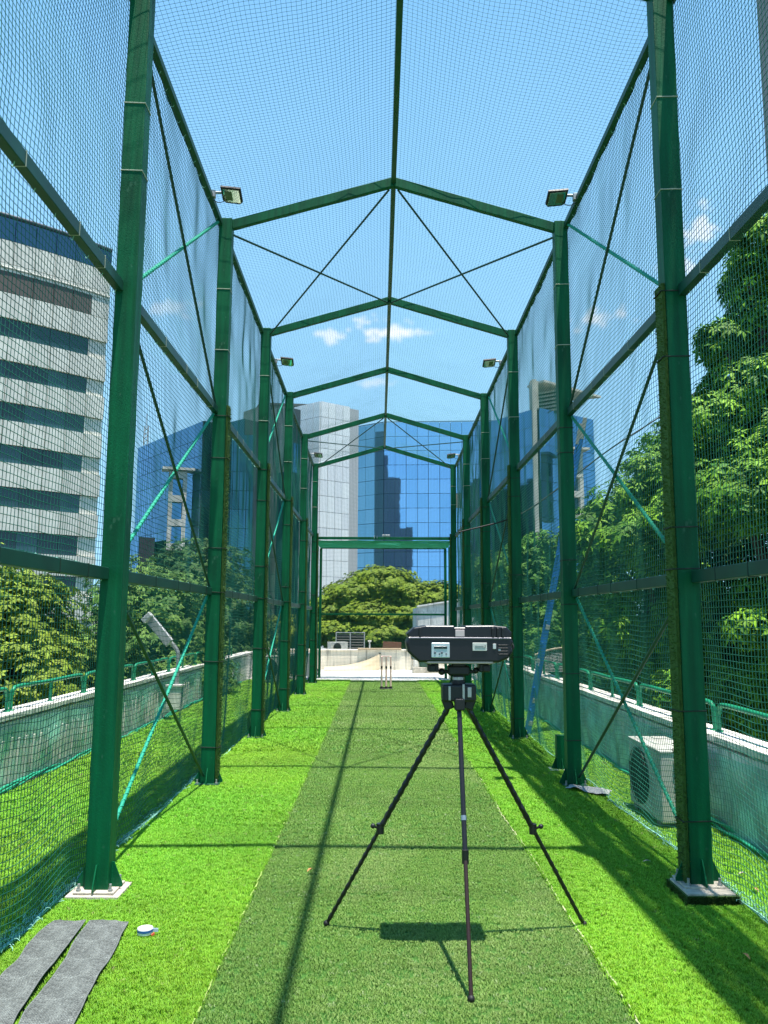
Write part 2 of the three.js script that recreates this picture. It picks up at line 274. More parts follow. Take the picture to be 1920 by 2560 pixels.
// ------------------------------------------------------------------ nets: every twine is a thin tube
class Twine {
  constructor() { this.p = []; this.n = []; this.i = []; }
  strand(pts, r) {
    const K = 3, t = V(0, 0, 0), u = V(0, 0, 0), w = V(0, 0, 0), base = this.p.length / 3;
    for (let a = 0; a < pts.length; a++) {
      t.subVectors(pts[Math.min(a + 1, pts.length - 1)], pts[Math.max(a - 1, 0)]).normalize();
      u.set(.31, .77, .56).cross(t).normalize(); w.crossVectors(t, u);
      for (let k = 0; k < K; k++) { const c = Math.cos(k * 2.0944), s = Math.sin(k * 2.0944), nx = u.x * c + w.x * s, ny = u.y * c + w.y * s, nz = u.z * c + w.z * s; this.p.push(pts[a].x + nx * r, pts[a].y + ny * r, pts[a].z + nz * r); this.n.push(nx, ny, nz); }
      if (a) for (let k = 0; k < K; k++) { const q = base + (a - 1) * K, k1 = (k + 1) % K; this.i.push(q + k, q + k1, q + K + k, q + k1, q + K + k1, q + K + k); }
    }
  }
  grid(P, U, Vn, su, sv, r) { // P(u, v) in metres along the sheet
    for (let v = 0; v <= Vn + 1e-6; v += sv) { const l = [], n = Math.ceil(U / .13); for (let k = 0; k <= n; k++) l.push(P(U * k / n, v)); this.strand(l, r); }
    for (let u = 0; u <= U + 1e-6; u += su) { const l = [], n = Math.ceil(Vn / .13); for (let k = 0; k <= n; k++) l.push(P(u, Vn * k / n)); this.strand(l, r); }
  }
  build(name, mat, parent) {
    const g = new THREE.BufferGeometry(); g.setAttribute('position', new THREE.Float32BufferAttribute(this.p, 3)); g.setAttribute('normal', new THREE.Float32BufferAttribute(this.n, 3)); g.setIndex(this.i);
    const m = new THREE.Mesh(g, mat); m.name = name; m.castShadow = m.receiveShadow = true; parent.add(m); return m;
  }
}
const CELL = .038, TW = .0021, Z0 = -1.94, Z1 = FZ(5);
function bunch(pts, r, seed, n = 1) { // a gathered edge: several wavy cords side by side
  const out = [], R = rng(seed); for (let k = 0; k < n; k++) { const a = R() * 6.28; out.push(tube(pts.map((p, i) => V(p.x + r * 1.3 * Math.cos(a + i * .7) + (R() - .5) * r, p.y + r * 1.3 * Math.sin(a + i * .7) + (R() - .5) * r, p.z)), r * (.6 + .6 * R()), 5, pts.length * 2)); } return out;
}
const line = (n, f) => Array.from({ length: n + 1 }, (_, k) => f(k / n));
for (const s of [-1, 1]) {
  const net = thing('side_net', s < 0 ? 'green knotted side net hung along the left posts of the cage' : 'green knotted side net hung along the right posts, its foot slack on the turf', 'net', [0, 0, 0], 0, 'nets of the practice cage');
  const t = new Twine(), H = 5.78, x0 = s < 0 ? XL - .085 : XR + .085;
  const P = (u, v) => {
    let z = Z0 - u, y = v / H * (eaveY(z) - .05) + .004; const low = clamp(1 - y / 1.87), sd = s * 17;
    const flare = low * low * (s < 0 ? .09 : .11) * (1 + .35 * noise(z * .5, 3 + sd));
    const free = Math.min(Math.abs(y - 3.72), Math.abs(y - 1.87), Math.abs(y - 5.7), 1), k = .25 + .75 * free;
    const x = x0 + s * flare + k * .05 * fbm(z * .7, y * .8, sd, 3) + .012 * noise(z * 4, y * 2.2, sd);
    y += .035 * k * fbm(z * .9 + 4, y * .7, sd + 5, 3) + .012 * noise(z * 3.1, y * 1.5, sd + 2) + low * .028 * Math.sin(z * 6.3 + 1.4 * noise(z, y * 2, sd)) * (y > .1 ? 1 : y * 10);
    z += .04 * k * fbm(z * .8, y * .9 + 7, sd + 9, 3) + .012 * noise(z * 2.2, y * 3.4, sd + 4);
    return V(x, Math.max(y, .006), z);
  };
  t.grid(P, Z0 - Z1, H, CELL, CELL, TW); t.build('netting', M.net, net);
  mesh('edge_rope', bunch(line(120, k => V(x0 + s * (.09 + .02 * Math.sin(k * 40)) + .014 * noise(k * 60, s), .014 + .01 * Math.abs(noise(k * 90, 4)), Z0 + (Z1 - Z0) * k)), .004, 31 + s, 3), M.netPale, net);
  { const R = rng(71 + s), lc = []; for (const [yy, step] of [[3.72, .24], [1.87, .27], [0, .2]]) { const pts = []; for (let z = -2.1, k = 0; z > Z1 + .2; z -= step * (.8 + .4 * R()) / 4, k++) { const y = yy || eaveY(z) - .05, a = k * 1.571; pts.push(V(x0 - s * (.022 - .034 * Math.cos(a)) , y + .048 * Math.sin(a), z)); } lc.push(new THREE.TubeGeometry(new THREE.CatmullRomCurve3(pts), pts.length * 2, .0022, 4)); } mesh('lacing', lc, M.netPale, net); }
  { const R = rng(61 + s), fr = []; for (let k = 0; k < 520; k++) { const z = -3.4 - 7 * R() * R(), a = V(x0 + s * (.07 + .06 * R()), .005 + .02 * R(), z), b = a.clone().add(V((R() - .35) * -s * .07, .01 + .03 * R(), (R() - .5) * .09)), c = b.clone().add(V((R() - .5) * .05, -.015 * R(), (R() - .5) * .06)); fr.push(new THREE.TubeGeometry(new THREE.CatmullRomCurve3([a, b, c]), 5, .0018, 3)); } mesh('frayed_threads', fr, M.netPale, net); }
  mesh('gathered_edge', bunch(line(150, k => { const z = Z0 + (Z1 - Z0) * k; return V(x0 + s * .0, eaveY(z) - .03 + .012 * noise(k * 110, s * 3), z); }), .011, 51 + s, 4), M.netEdge, net);
}
{
  const net = thing('roof_net', 'green knotted roof net stretched over the rafters to the ridge', 'net', [0, 0, 0], 0, 'nets of the practice cage');
  const t = new Twine(), hw = (XR - XL) / 2 + .085, L = Math.hypot(hw, .5);
  for (const s of [-1, 1]) {
    const P = (u, v) => {
      let z = Z0 - u, q = v / L; const bay = Math.abs(((u / 3.09) % 1) - .5) * 2, sag = (1 - bay * bay) * Math.sin(q * Math.PI) * .07;
      const x = XC + s * hw * (1 - q) + .045 * fbm(z * .5, q * 3, s * 5, 3) * Math.sin(q * Math.PI) + .03 * Math.sin(u * 2.03) * (1 - q) * s * Math.sin(q * Math.PI);
      const y = eaveY(z) + .5 * q - sag + .012 * noise(z * 2, q * 6, s);
      z += .05 * fbm(q * 4, z * .6, s * 3, 3);
      return V(x, y, z);
    };
    t.grid(P, Z0 - Z1, L, CELL, CELL, .0014);
  }
  t.build('netting', M.roofNet, net);
}
{
  const net = thing('end_net', 'green knotted end net hung from the tie beams at the far end of the cage', 'net', [0, 0, 0], 0, 'nets of the practice cage');
  const t = new Twine(), w = XR - XL, zg = -22.5, z5 = FZ(5) - .04;
  t.grid((u, v) => V(XL + u, v + .02 * fbm(u * 2, v * 2, 3, 2), zg + .05 * fbm(u, v, 6, 3)), w, 3.58, CELL, CELL, TW);
  t.grid((u, v) => { const q = 1 - Math.abs(u / w * 2 - 1); return V(XL + u, 3.68 + v * (1.9 + .5 * q) / 2.4, z5 + .04 * fbm(u, v, 16, 3)); }, w, 2.4, CELL, CELL, TW);
  for (const s of [-1, 1]) t.grid((u, v) => V((s < 0 ? XL - .03 : XR + .03) + .03 * fbm(u, v, s * 9, 2), v, z5 - u), -z5 - 22.5 + .0 > 0 ? .1 : 22.5 + z5, 3.6, CELL, CELL, TW);
  t.build('netting', M.net, net);
  const t2 = new Twine(); // the low roof of the end bay: close shade mesh
  t2.grid((u, v) => V(XL + .05 + u, 3.6 - .07 * Math.sin(v / 2 * Math.PI) + .02 * fbm(u * 3, v * 3, 1, 2), z5 - v), w - .1, 2.0, .013, .013, .0021);
  t2.build('shade_mesh', std(.04, .50, .36, .7), net);
}

// ------------------------------------------------------------------ floodlights on the eaves
const glassMat = new THREE.MeshPhysicalMaterial({ color: lin(.55, .66, .5), roughness: .08, metalness: 1 });
function floodlight(side, z, label, group) {
  const x = side < 0 ? XL - .03 : XR + .03, t = thing('floodlight', label, 'floodlight', [x, eaveY(z) - .03, z], 0, group);
  const head = new THREE.Group(), i = -side, H = (...a) => a.map(g => place(g.scale(.88, .88, .88), i * .19, .0, .0)), tilt = g => { g.applyMatrix4(new THREE.Matrix4().makeRotationFromEuler(new THREE.Euler(-.36, 0, i * -.14))); return g; };
  const body = (() => { const s = new THREE.Shape(), a = .11, b = .105, c = .03; s.moveTo(-a + c, -b); s.lineTo(a - c, -b); s.lineTo(a, -b + c); s.lineTo(a, b); s.lineTo(-a, b); s.lineTo(-a, -b + c); const g = new THREE.ExtrudeGeometry(s, { depth: .022, bevelEnabled: true, bevelSize: .005, bevelThickness: .005, bevelSegments: 1 }); g.rotateX(Math.PI / 2); return g; })();
  mesh('housing', H(tilt(body)), M.dark, t);
  mesh('lens', H(tilt(rbox(.19, .006, .175, .002, 0, -.027, 0))), glassMat, t);
  mesh('reflector', H(tilt(box(.075, .004, .12, -.03 * i, -.031, 0))), std(.10, .16, .09, .5), t);
  mesh('fins', H(...Array.from({ length: 7 }, (_, k) => tilt(place(new THREE.CylinderGeometry(.055, .055, .006, 16, 1, false, 0, Math.PI), -.045 + k * .015, .004, -.03, 0, 0, Math.PI / 2)))), M.zinc, t);
  mesh('bracket', [rod(V(0, .03, -.02), V(i * .13, .03, -.02), .014), rbox(.03, .05, .03, .004, i * .13, .02, -.02), rbox(.05, .07, .05, .004, 0, .0, 0)], M.zinc, t);
  mesh('cable', tube([V(i * .16, -.02, -.05), V(i * .05, -.07, -.03), V(-i * .01, -.05, .0)], .004, 6, 10), M.black, t);
}
const FG = 'floodlights under the eaves of the cage';
for (const [z, w] of [[-7.55, 'nearest'], [-12.5, 'middle'], [-19.3, 'farthest']]) for (const s of [-1, 1]) floodlight(s, z, `${w} square floodlight on the ${s < 0 ? 'left' : 'right'} eave of the cage, facing down`, FG);

// ------------------------------------------------------------------ parapets, shade cloth, railings
function parapet(name, label, x, dir, z0, z1, h) {
  const w = thing(name, label, 'wall'), L = z0 - z1, c = x + dir * .1;
  mesh('wall', box(.2, h - .05, L, c, (h - .05) / 2 - .03, (z0 + z1) / 2), M.white, w);
  const n = Math.round(L / 1.5); for (let k = 0; k < n; k++) mesh('coping', rbox(.27, .055, L / n - .006, .006, c + dir * .01, h - .025, z0 - (k + .5) * L / n), M.white, w);
  return w;
}
const PL = -3.47, PR = 2.68, PH = .70, ZF = -26.15;
const wl = parapet('parapet_wall', 'low white parapet wall along the left side, under the green railing', PL, -1, 2.5, ZF, PH);
{ const r = rng(4); for (let z = -1; z > -20; z -= .155 + r() * .03) if (r() < .85) mesh('batten', rbox(.02, .34 + .1 * r(), .035, .004, PL + .012, .24 + .03 * r(), z), M.white, wl); }
parapet('parapet_wall', 'low white parapet wall along the right side, behind the air conditioner', PR, 1, 2.5, ZF, PH);
const weave = (seed, dens) => tex(512, (u, v) => { const st = .5 + loopN(u * 1, v * .12, 40, seed, 3), f = .5 + loopN(u, v, 6, seed + 1, 4) * 1.2, g = ((Math.floor(u * 128) + Math.floor(v * 128)) % 2) * .25; const a = clamp(dens + .45 * (st - .5) + .5 * (f - .5) + g - .12); const k = .75 + .3 * f; return [k, k, k, a]; });
function cloth(label, x, dir, z0, z1, col, seed, topF, botF, dens) {
  const c = thing('shade_cloth', label, 'shade cloth', [0, 0, 0], 0), nz = 160, ny = 10, p = [], uv = [], ix = [];
  for (let i = 0; i <= nz; i++) for (let j = 0; j <= ny; j++) { const z = z0 + (z1 - z0) * i / nz, q = j / ny, t = topF(z), b = botF(z); p.push(x - dir * (.045 + .02 * noise(z * 2.1, q * 2, seed) + .012 * Math.sin(z * 9 + q)), b + (t - b) * q, z); uv.push(z * .9, (b + (t - b) * q) * .9); if (i && j) { const a = i * (ny + 1) + j; ix.push(a, a - 1, a - ny - 2, a, a - ny - 2, a - ny - 1); } }
  const g = new THREE.BufferGeometry(); g.setAttribute('position', new THREE.Float32BufferAttribute(p, 3)); g.setAttribute('uv', new THREE.Float32BufferAttribute(uv, 2)); g.setIndex(ix); g.computeVertexNormals();
  const m = new THREE.Mesh(g, new THREE.MeshStandardMaterial({ color: lin(...col), map: weave(seed, dens), transparent: true, side: THREE.DoubleSide, roughness: .9 })); m.name = 'fabric'; m.castShadow = m.receiveShadow = true; c.add(m);
  mesh('hem', bunch(line(90, k => { const z = z0 + (z1 - z0) * k; return V(x - dir * .06, botF(z) + .01 + .01 * noise(z * 4, seed), z); }), .014, seed, 3), std(.01, .30, .17, .8), c);
  return c;
}
cloth('pale green shade cloth tied along the inside of the left parapet, sagging', PL, -1, -1.5, -20.5, [.30, .74, .56], 3, z => .585 + .035 * noise(z * .9, 2) + .03 * Math.sin(z * 1.3), z => .03 + .02 * noise(z * .7, 8), .44);
cloth('blue green shade cloth tied along the right parapet behind the air conditioner', PR, 1, -1.5, -21, [.40, .72, .66], 8, z => .60 + .025 * noise(z * 1.1, 5), z => .02 + .02 * noise(z * .8, 2), .66);
function railing(label, x, z0, z1, segs) {
  const r = thing('railing', label, 'railing'), L = (z0 - z1) / segs, tp = PH + .22;
  for (let k = 0; k < segs; k++) {
    const a = z0 - k * L - .06, b = z0 - (k + 1) * L + .06;
    mesh('top_rail', tube([V(x, tp - .07, a + .01), V(x, tp - .012, a - .012), V(x, tp, a - .06), V(x, tp, (a + b) / 2), V(x, tp, b + .06), V(x, tp - .012, b + .012), V(x, tp - .07, b - .01)], .021, 10, 40), M.pipe, r);
    for (const z of [a + .015, (a + b) / 2, b - .015]) mesh('rail_post', [rod(V(x, PH - .01, z), V(x, tp - .02, z), .017, 10), cyl(.03, .034, .012, x, PH + .008, z, 12)], M.pipe, r);
  }
}
railing('green pipe railing on top of the left parapet wall', PL - .1, 2, -20, 11);
railing('green pipe railing on top of the right parapet wall', PR + .12, 1.2, -20.8, 11);

// ------------------------------------------------------------------ air conditioners
const acBody = metricMat(std(.66, .65, .58, .5, 0, { map: rep(tGrime, 1.1) }));
function airconditioner(label, x, y, z, ry, w, h, d, group) { // front grille faces local +z
  const t = thing('air_conditioner', label, 'air conditioner', [x, y, z], ry, group), f = .05;
  mesh('casing', [rbox(w, h, d, .012, 0, f + h / 2, 0), rbox(w + .012, .02, d + .012, .006, 0, f + h - .004, 0)], acBody, t);
  mesh('fan_opening', place(new THREE.CylinderGeometry(h * .42, h * .42, .012, 40), -w * .14, f + h / 2, d / 2 + .001, Math.PI / 2), M.black, t);
  const bl = []; for (let k = 0; k < 3; k++) bl.push(place(new THREE.BoxGeometry(h * .36, h * .16, .006), -w * .14 + Math.cos(k * 2.094) * h * .2, f + h / 2 + Math.sin(k * 2.094) * h * .2, d / 2 + .008, 0, 0, k * 2.094)); bl.push(place(new THREE.CylinderGeometry(h * .07, h * .07, .02, 16), -w * .14, f + h / 2, d / 2 + .008, Math.PI / 2)); mesh('fan', bl, M.dark, t);
  const gr = []; for (let k = 1; k <= 7; k++) gr.push(place(new THREE.TorusGeometry(h * .42 * k / 7, .003, 4, 36), -w * .14, f + h / 2, d / 2 + .02)); for (let k = 0; k < 8; k++) gr.push(place(new THREE.BoxGeometry(h * .84, .004, .004), -w * .14, f + h / 2, d / 2 + .021, 0, 0, k * Math.PI / 8)); mesh('grille', gr, M.dark, t);
  mesh('service_cover', [rbox(.006, h * .34, d * .5, .002, w / 2 + .003, f + h * .66, -.02), rbox(.02, .03, d * .42, .004, w / 2 + .012, f + h * .46, -.02), rbox(.02, .04, d * .5, .004, w / 2 + .012, f + h * .85, -.02)], std(.22, .25, .22, .6), t);
  mesh('pipe', [tube([V(w / 2 + .01, f + h * .42, .03), V(w / 2 + .09, f + h * .3, 0), V(w / 2 + .10, f + h * .12, -.05), V(w / 2 + .05, .02, -.16)], .011, 8, 20), tube([V(w / 2 + .01, f + h * .36, -.02), V(w / 2 + .07, f + h * .22, -.04), V(w / 2 + .08, f + h * .08, -.1), V(w / 2 + .02, .02, -.2)], .008, 8, 20)], M.black, t);
  for (const s of [-1, 1]) mesh('foot', rbox(.09, f, d * .95, .006, s * w * .36, f / 2, 0), std(.20, .17, .13, .9), t);
  return t;
}
airconditioner('dusty white air conditioner unit standing on turf by the right parapet', 2.36, 0, -6.85, -Math.PI / 2, .80, .54, .32);
airconditioner('white air conditioner unit at the far left of the roof, nearer of two', -2.72, .0, -20.6, Math.PI / 2 * .35, .82, .62, .3, 'air conditioners at the far left');
airconditioner('white air conditioner unit at the far left of the roof, farther of two', -2.15, .0, -22.4, .1, .82, .62, .3, 'air conditioners at the far left');

// ------------------------------------------------------------------ roof end: wall, tarpaulin, clutter
{
  const w = thing('parapet_wall', 'cream rendered end wall across the roof behind the stumps', 'wall');
  mesh('wall', box(6.3, .63, .2, -.38, .285, -26.25), M.cream, w);
  for (let k = 0; k < 5; k++) mesh('coping', rbox(1.25, .05, .27, .008, -2.9 + k * 1.26, .62, -26.26), M.cream, w);
  mesh('plank', rbox(1.4, .035, .22, .006, .05, .665, -26.2, 0, .01, 0), std(.48, .36, .22, .8), w);
  const t = thing('tarpaulin', 'cream tarpaulin hooked on the end wall and sagging to the floor', 'tarpaulin'), n = 24, p = [], ix = [], uv = [];
  for (let i = 0; i <= n; i++) for (let j = 0; j <= 8; j++) { const u = i / n, q = j / 8, top = .10 + .40 * u * u * (.55 + .45 * u) , x = -1.7 + 1.75 * u; p.push(x, .012 + (top) * q * (1 - .25 * Math.sin(q * 3.14) * (1 - u)), -26.05 + .07 * q - .02 * fbm(x * 3, q * 4, 3, 3) + (1 - q) * (.25 + .3 * (1 - u)) * .6); uv.push(u, q); if (i && j) { const a = i * 9 + j; ix.push(a, a - 1, a - 10, a, a - 10, a - 9); } }
  const g = new THREE.BufferGeometry(); g.setAttribute('position', new THREE.Float32BufferAttribute(p, 3)); g.setAttribute('uv', new THREE.Float32BufferAttribute(uv, 2)); g.setIndex(ix); g.computeVertexNormals();
  const m = new THREE.Mesh(g, std(.66, .54, .36, .85, 0, { side: THREE.DoubleSide })); m.name = 'sheet'; m.castShadow = m.receiveShadow = true; t.add(m); mesh('hook', rbox(.06, .04, .05, .006, .06, .52, -26.12), M.dark, t);
  const pl = thing('concrete_plinth', 'low concrete block plinth on the white floor by the end wall', 'plinth', [2.05, 0, -24.9]);
  for (let k = 0; k < 5; k++) mesh('block', rbox(.39, .17, .42, .012, -.8 + k * .4, .085, .01 * (k % 2)), M.concrete, pl);
  const dr = thing('water_drum', 'dark green plastic drum standing on the concrete plinth', 'drum', [1.42, .17, -24.9]);
  mesh('drum_body', new THREE.LatheGeometry([[0, 0], [.15, 0], [.17, .02], [.175, .12], [.185, .13], [.185, .15], [.175, .16], [.175, .30], [.185, .31], [.185, .33], [.17, .40], [.12, .43], [0, .43]].map(a => new THREE.Vector2(...a)), 24), std(.01, .07, .045, .4), dr); mesh('lid', cyl(.06, .06, .03, .05, .44, 0, 16), M.black, dr);
  const bk = thing('white_container', 'small white container beside the green drum on the plinth', 'container', [1.14, .17, -24.8]);
  mesh('container_body', rbox(.14, .30, .14, .02, 0, .15, 0), M.white, bk); mesh('cap', cyl(.03, .03, .04, .02, .31, 0, 12), std(.1, .3, .5, .5), bk);
  const bb = thing('brown_box', 'brown box fixed on the end wall above the drum', 'box', [1.2, .36, -26.1]); mesh('box_body', rbox(.26, .24, .1, .008, 0, .1, 0), std(.14, .07, .035, .7), bb); mesh('box_door', rbox(.22, .2, .01, .004, 0, .1, .055), std(.16, .085, .045, .6), bb);
  // roof beyond the wall
  struct('lower_roof', metric(box(16, .1, 7.4, 0, .10, -30.1)), M.slab);
  airconditioner('small white air conditioner on the roof beyond the end wall', -1.35, .45, -27.3, .5, .62, .34, .28);
  const cg = thing('louvred_vent_cage', 'black louvred vent cage standing beyond the end wall', 'vent', [-.95, .15, -27.9]);
  for (const x of [-.48, 0, .48]) mesh('frame_post', rbox(.035, 1.0, .035, .004, x, .5, .02), M.zinc, cg);
  mesh('backing', box(.94, .86, .3, 0, .5, -.17), M.black, cg); for (const x of [-.24, .24]) for (let k = 0; k < 9; k++) mesh('louvre', rbox(.43, .012, .06, .003, x, .14 + k * .09, .0, .7, 0, 0), M.dark, cg); mesh('frame_rail', [rbox(1.0, .03, .035, .004, 0, 1.0, .02)], M.zinc, cg);
  const vp = thing('vent_pipe', 'thin white vent pipe rising beyond the end wall', 'pipe', [-.28, .15, -27.2]); mesh('pipe', cyl(.022, .022, .72, 0, .36, 0, 12), M.white, vp); mesh('pipe_cap', rbox(.13, .04, .07, .012, 0, .73, 0), M.white, vp);
  const bd = thing('brown_board', 'weathered brown board leaning beyond the end wall', 'board', [.45, .3, -27.3]); for (let k = 0; k < 3; k++) mesh('plank', rbox(.62, .15, .03, .005, .01 * k, .17 + k * .155, 0, .06, 0, -.05), std(.13 + .02 * k, .07, .04, .85), bd);
  const hb = thing('white_building', 'small white building with slanted roof beside the umbrella tree', 'building', [0, -6, -40]);
  const s = new THREE.Shape(); s.moveTo(1.96, 0); s.lineTo(7, 0); s.lineTo(7, 9.0); s.lineTo(3.45, 8.48); s.lineTo(1.96, 8.2); const eg = new THREE.ExtrudeGeometry(s, { depth: 6, bevelEnabled: false }); eg.translate(0, 0, -6);
  mesh('wall', eg, M.white, hb); mesh('roof_edge', beam(V(1.9, 8.24, .05), V(7.05, 9.06, .05), .1, .08), M.white, hb); mesh('drain_pipe', cyl(.05, .05, 8.1, 1.9, 4.05, .05, 8), M.zinc, hb);
}

// ------------------------------------------------------------------ lamp on the left parapet, ladder, stub, panel
{
  const t = thing('parapet_lamp', 'grey lamp on a bent arm rising from the left parapet wall', 'lamp', [-3.2, 0, -13]);
  mesh('junction_box', [rbox(.24, .36, .16, .012, 0, .36, 0), rbox(.27, .03, .19, .006, 0, .55, 0)], M.white, t);
  mesh('arm', tube([V(.02, .5, 0), V(.03, .9, 0), V(.02, 1.06, 0), V(-.03, 1.15, 0), V(-.12, 1.25, .02)], .032, 10, 40), M.zinc, t);
  mesh('lamp_head', rbox(.16, .60, .05, .02, -.29, 1.42, .03, 0, -.25, .77), std(.5, .5, .5, .35, .3), t);
  mesh('lamp_cap', rbox(.18, .09, .07, .015, -.48, 1.61, .03, 0, -.25, .77), std(.62, .62, .6, .4, .2), t);
}
{
  const blue = metricMat(std(.02, .20, .66, .45, 0, { map: rep(tGrime, 1.4) })), t = thing('ladder', 'worn blue steel ladder leaning outwards beside the right posts', 'ladder', [2.14, 0, -11.85], -.08);
  const top = V(.86, 4.45, .2); for (const dz of [0, .36]) mesh('rail', beam(V(0, 0, dz - .1), V(top.x, top.y, top.z + dz - .1), .065, .05), blue, t);
  for (let k = 1; k < 14; k++) { const q = k / 14; mesh('rung', rod(V(top.x * q, top.y * q, top.z * q - .13), V(top.x * q, top.y * q, top.z * q + .29), .014, 8), k % 3 ? blue : M.zinc, t); }
  for (const dz of [0, .36]) mesh('rail_tip', beam(V(top.x * .94, top.y * .94, top.z * .94 + dz - .1), V(top.x * 1.01, top.y * 1.01, top.z + dz - .1),   .071, .056), std(.36, .35, .30, .8), t);
  for (const [q, dz] of [[.03, .26], [.10, .26], [.22, -.1], [.33, .26]]) mesh('worn_patch', beam(V(top.x * q, top.y * q, top.z * q + dz), V(top.x * (q + .015), top.y * (q + .015), top.z * (q + .015) + dz), .069, .054), std(.42, .44, .40, .7), t);
  const s = thing('steel_stub', 'short green steel post stub bolted down behind the second right post', 'post', [1.98, 0, -8.95]);
  mesh('stub', rbox(.10, .36, .10, .004, 0, .19, 0), M.paint, s); mesh('base_plate', rbox(.26, .012, .2, .003, 0, .012, 0), M.white, s); for (let k = 0; k < 4; k++) mesh('gusset', place(gusset.clone().scale(.8, .8, .8), k === 0 ? .05 : k === 2 ? -.05 : 0, .018, k === 1 ? .05 : k === 3 ? -.05 : 0, 0, k === 0 ? 0 : k === 2 ? Math.PI : k === 1 ? -Math.PI / 2 : Math.PI / 2, 0), M.paint, s);
  const c = thing('mesh_panel', 'grey mesh panel with a curved beige rim behind the blue ladder', 'panel', [3.05, .70, -14.2]);
  const rim = line(20, k => V(-.32 + .64 * k, .30 + .12 * Math.sin(Math.min(1, k * 1.3) * 1.57), .0)); mesh('rim', tube(rim, .018, 8, 30), std(.5, .42, .30, .8), c);
  const g = []; for (let k = 0; k <= 22; k++) { const q = k / 22, y = .30 + .12 * Math.sin(Math.min(1, q * 1.3) * 1.57); g.push(rod(V(-.32 + .64 * q, .02, 0), V(-.32 + .64 * q, y, 0), .004, 4)); } for (let k = 0; k < 14; k++) g.push(rod(V(-.32, .02 + k * .022, .004), V(.32, .02 + k * .028, .004), .004, 4)); mesh('wire_mesh', g, M.zinc, c); mesh('backing', box(.62, .28, .01, 0, .16, -.02), std(.10, .16, .13, .9), c);
  const sh = thing('grey_sheet', 'crumpled grey sheet lying at the foot of the second right post', 'sheet', [1.97, .012, -7.78], -.9);
  const pg = new THREE.PlaneGeometry(.46, .17, 14, 6); pg.rotateX(-Math.PI / 2); const pp = pg.attributes.position; for (let i = 0; i < pp.count; i++) { pp.setY(i, .03 + .028 * fbm(pp.getX(i) * 9, pp.getZ(i) * 12, 2, 3)); pp.setX(i, pp.getX(i) + .03 * noise(pp.getZ(i) * 20, 3)); } pg.computeVertexNormals(); mesh('sheet', pg, std(.33, .34, .34, .8, 0, { side: THREE.DoubleSide }), sh);
  const ca = tag(mesh('overhead_cable', tube([V(1.2, 2.9, -12), V(2.07, 3.15, -12), V(2.68, 3.55, -12), V(3.49, 4.17, -12), V(4.36, 4.74, -12), V(6, 5.9, -12)], .012, 6, 60), M.black), 'black cable sagging across the right net towards the leafy trees', 'cable');
}

// ------------------------------------------------------------------ things on the turf
const matTex = tex(512, (u, v) => { const rb = .5 + .5 * Math.sin(u * 6.283 * 32), n = loopN(u, v, 40, 5, 3), m = loopN(u, v * .5, 6, 8, 3); const k = .35 + .13 * rb + .28 * n + .16 * m; return [k * .96, k * 1.0, k * .97]; });
const matBump = tex(256, (u, v) => { const k = .5 + .5 * Math.sin(u * 6.283 * 16) + .2 * loopN(u, v, 30, 5, 2); return [k, k, k]; }, false);
function strips(label, x0, x1, seed) {
  const t = thing('grey_mat', label, 'mat', [0, 0, 0], 0, 'grey ribbed mats on the turf'), nz = 60, nx = 6, p = [], uv = [], ix = [];
  for (let i = 0; i <= nz; i++) for (let j = 0; j <= nx; j++) {
    const z = -4.464 + 2.3 * i / nz, q = j / nx; const e0 = x0 + .012 * noise(z * 6, seed) + (seed === 1 && i < 5 ? .04 * (1 - i / 5) ** 2 : 0), e1 = x1 + .012 * noise(z * 6, seed + 9);
    p.push(e0 + (e1 - e0) * q + (z + 4.464) * .1, .034 + .006 * noise(z * 4, q * 2, seed) + .003 * Math.sin(z * 18 + seed), z + (i === 0 ? .008 * noise(q * 30, seed) : 0)); uv.push(((e1 - e0) * q) / .2, (z + 5) / .2); if (i && j) { const a = i * (nx + 1) + j; ix.push(a, a - 1, a - nx - 2, a, a - nx - 2, a - nx - 1); }
  }
  const g = new THREE.BufferGeometry(); g.setAttribute('position', new THREE.Float32BufferAttribute(p, 3)); g.setAttribute('uv', new THREE.Float32BufferAttribute(uv, 2)); g.setIndex(ix); g.computeVertexNormals();
  const m = new THREE.Mesh(g, new THREE.MeshStandardMaterial({ map: matTex, bumpMap: matBump, bumpScale: .003, roughness: .9, side: THREE.DoubleSide })); m.name = 'mat_surface'; m.castShadow = m.receiveShadow = true; t.add(m);
  const ed = []; for (const q of [0, nx]) ed.push(new THREE.TubeGeometry(new THREE.CatmullRomCurve3(line(nz, k => { const a = (Math.round(k * nz) * (nx + 1) + q) * 3; return V(p[a], p[a + 1] - .004, p[a + 2]); })), 90, .004, 5)); mesh('mat_edge', ed, std(.16, .17, .17, .9), t);
}
strips('grey ribbed mat strip on the turf, left of the pair by the net', -1.712, -1.528, 1);
strips('grey ribbed mat strip on the turf, right of the pair by the tape roll', -1.502, -1.293, 2);
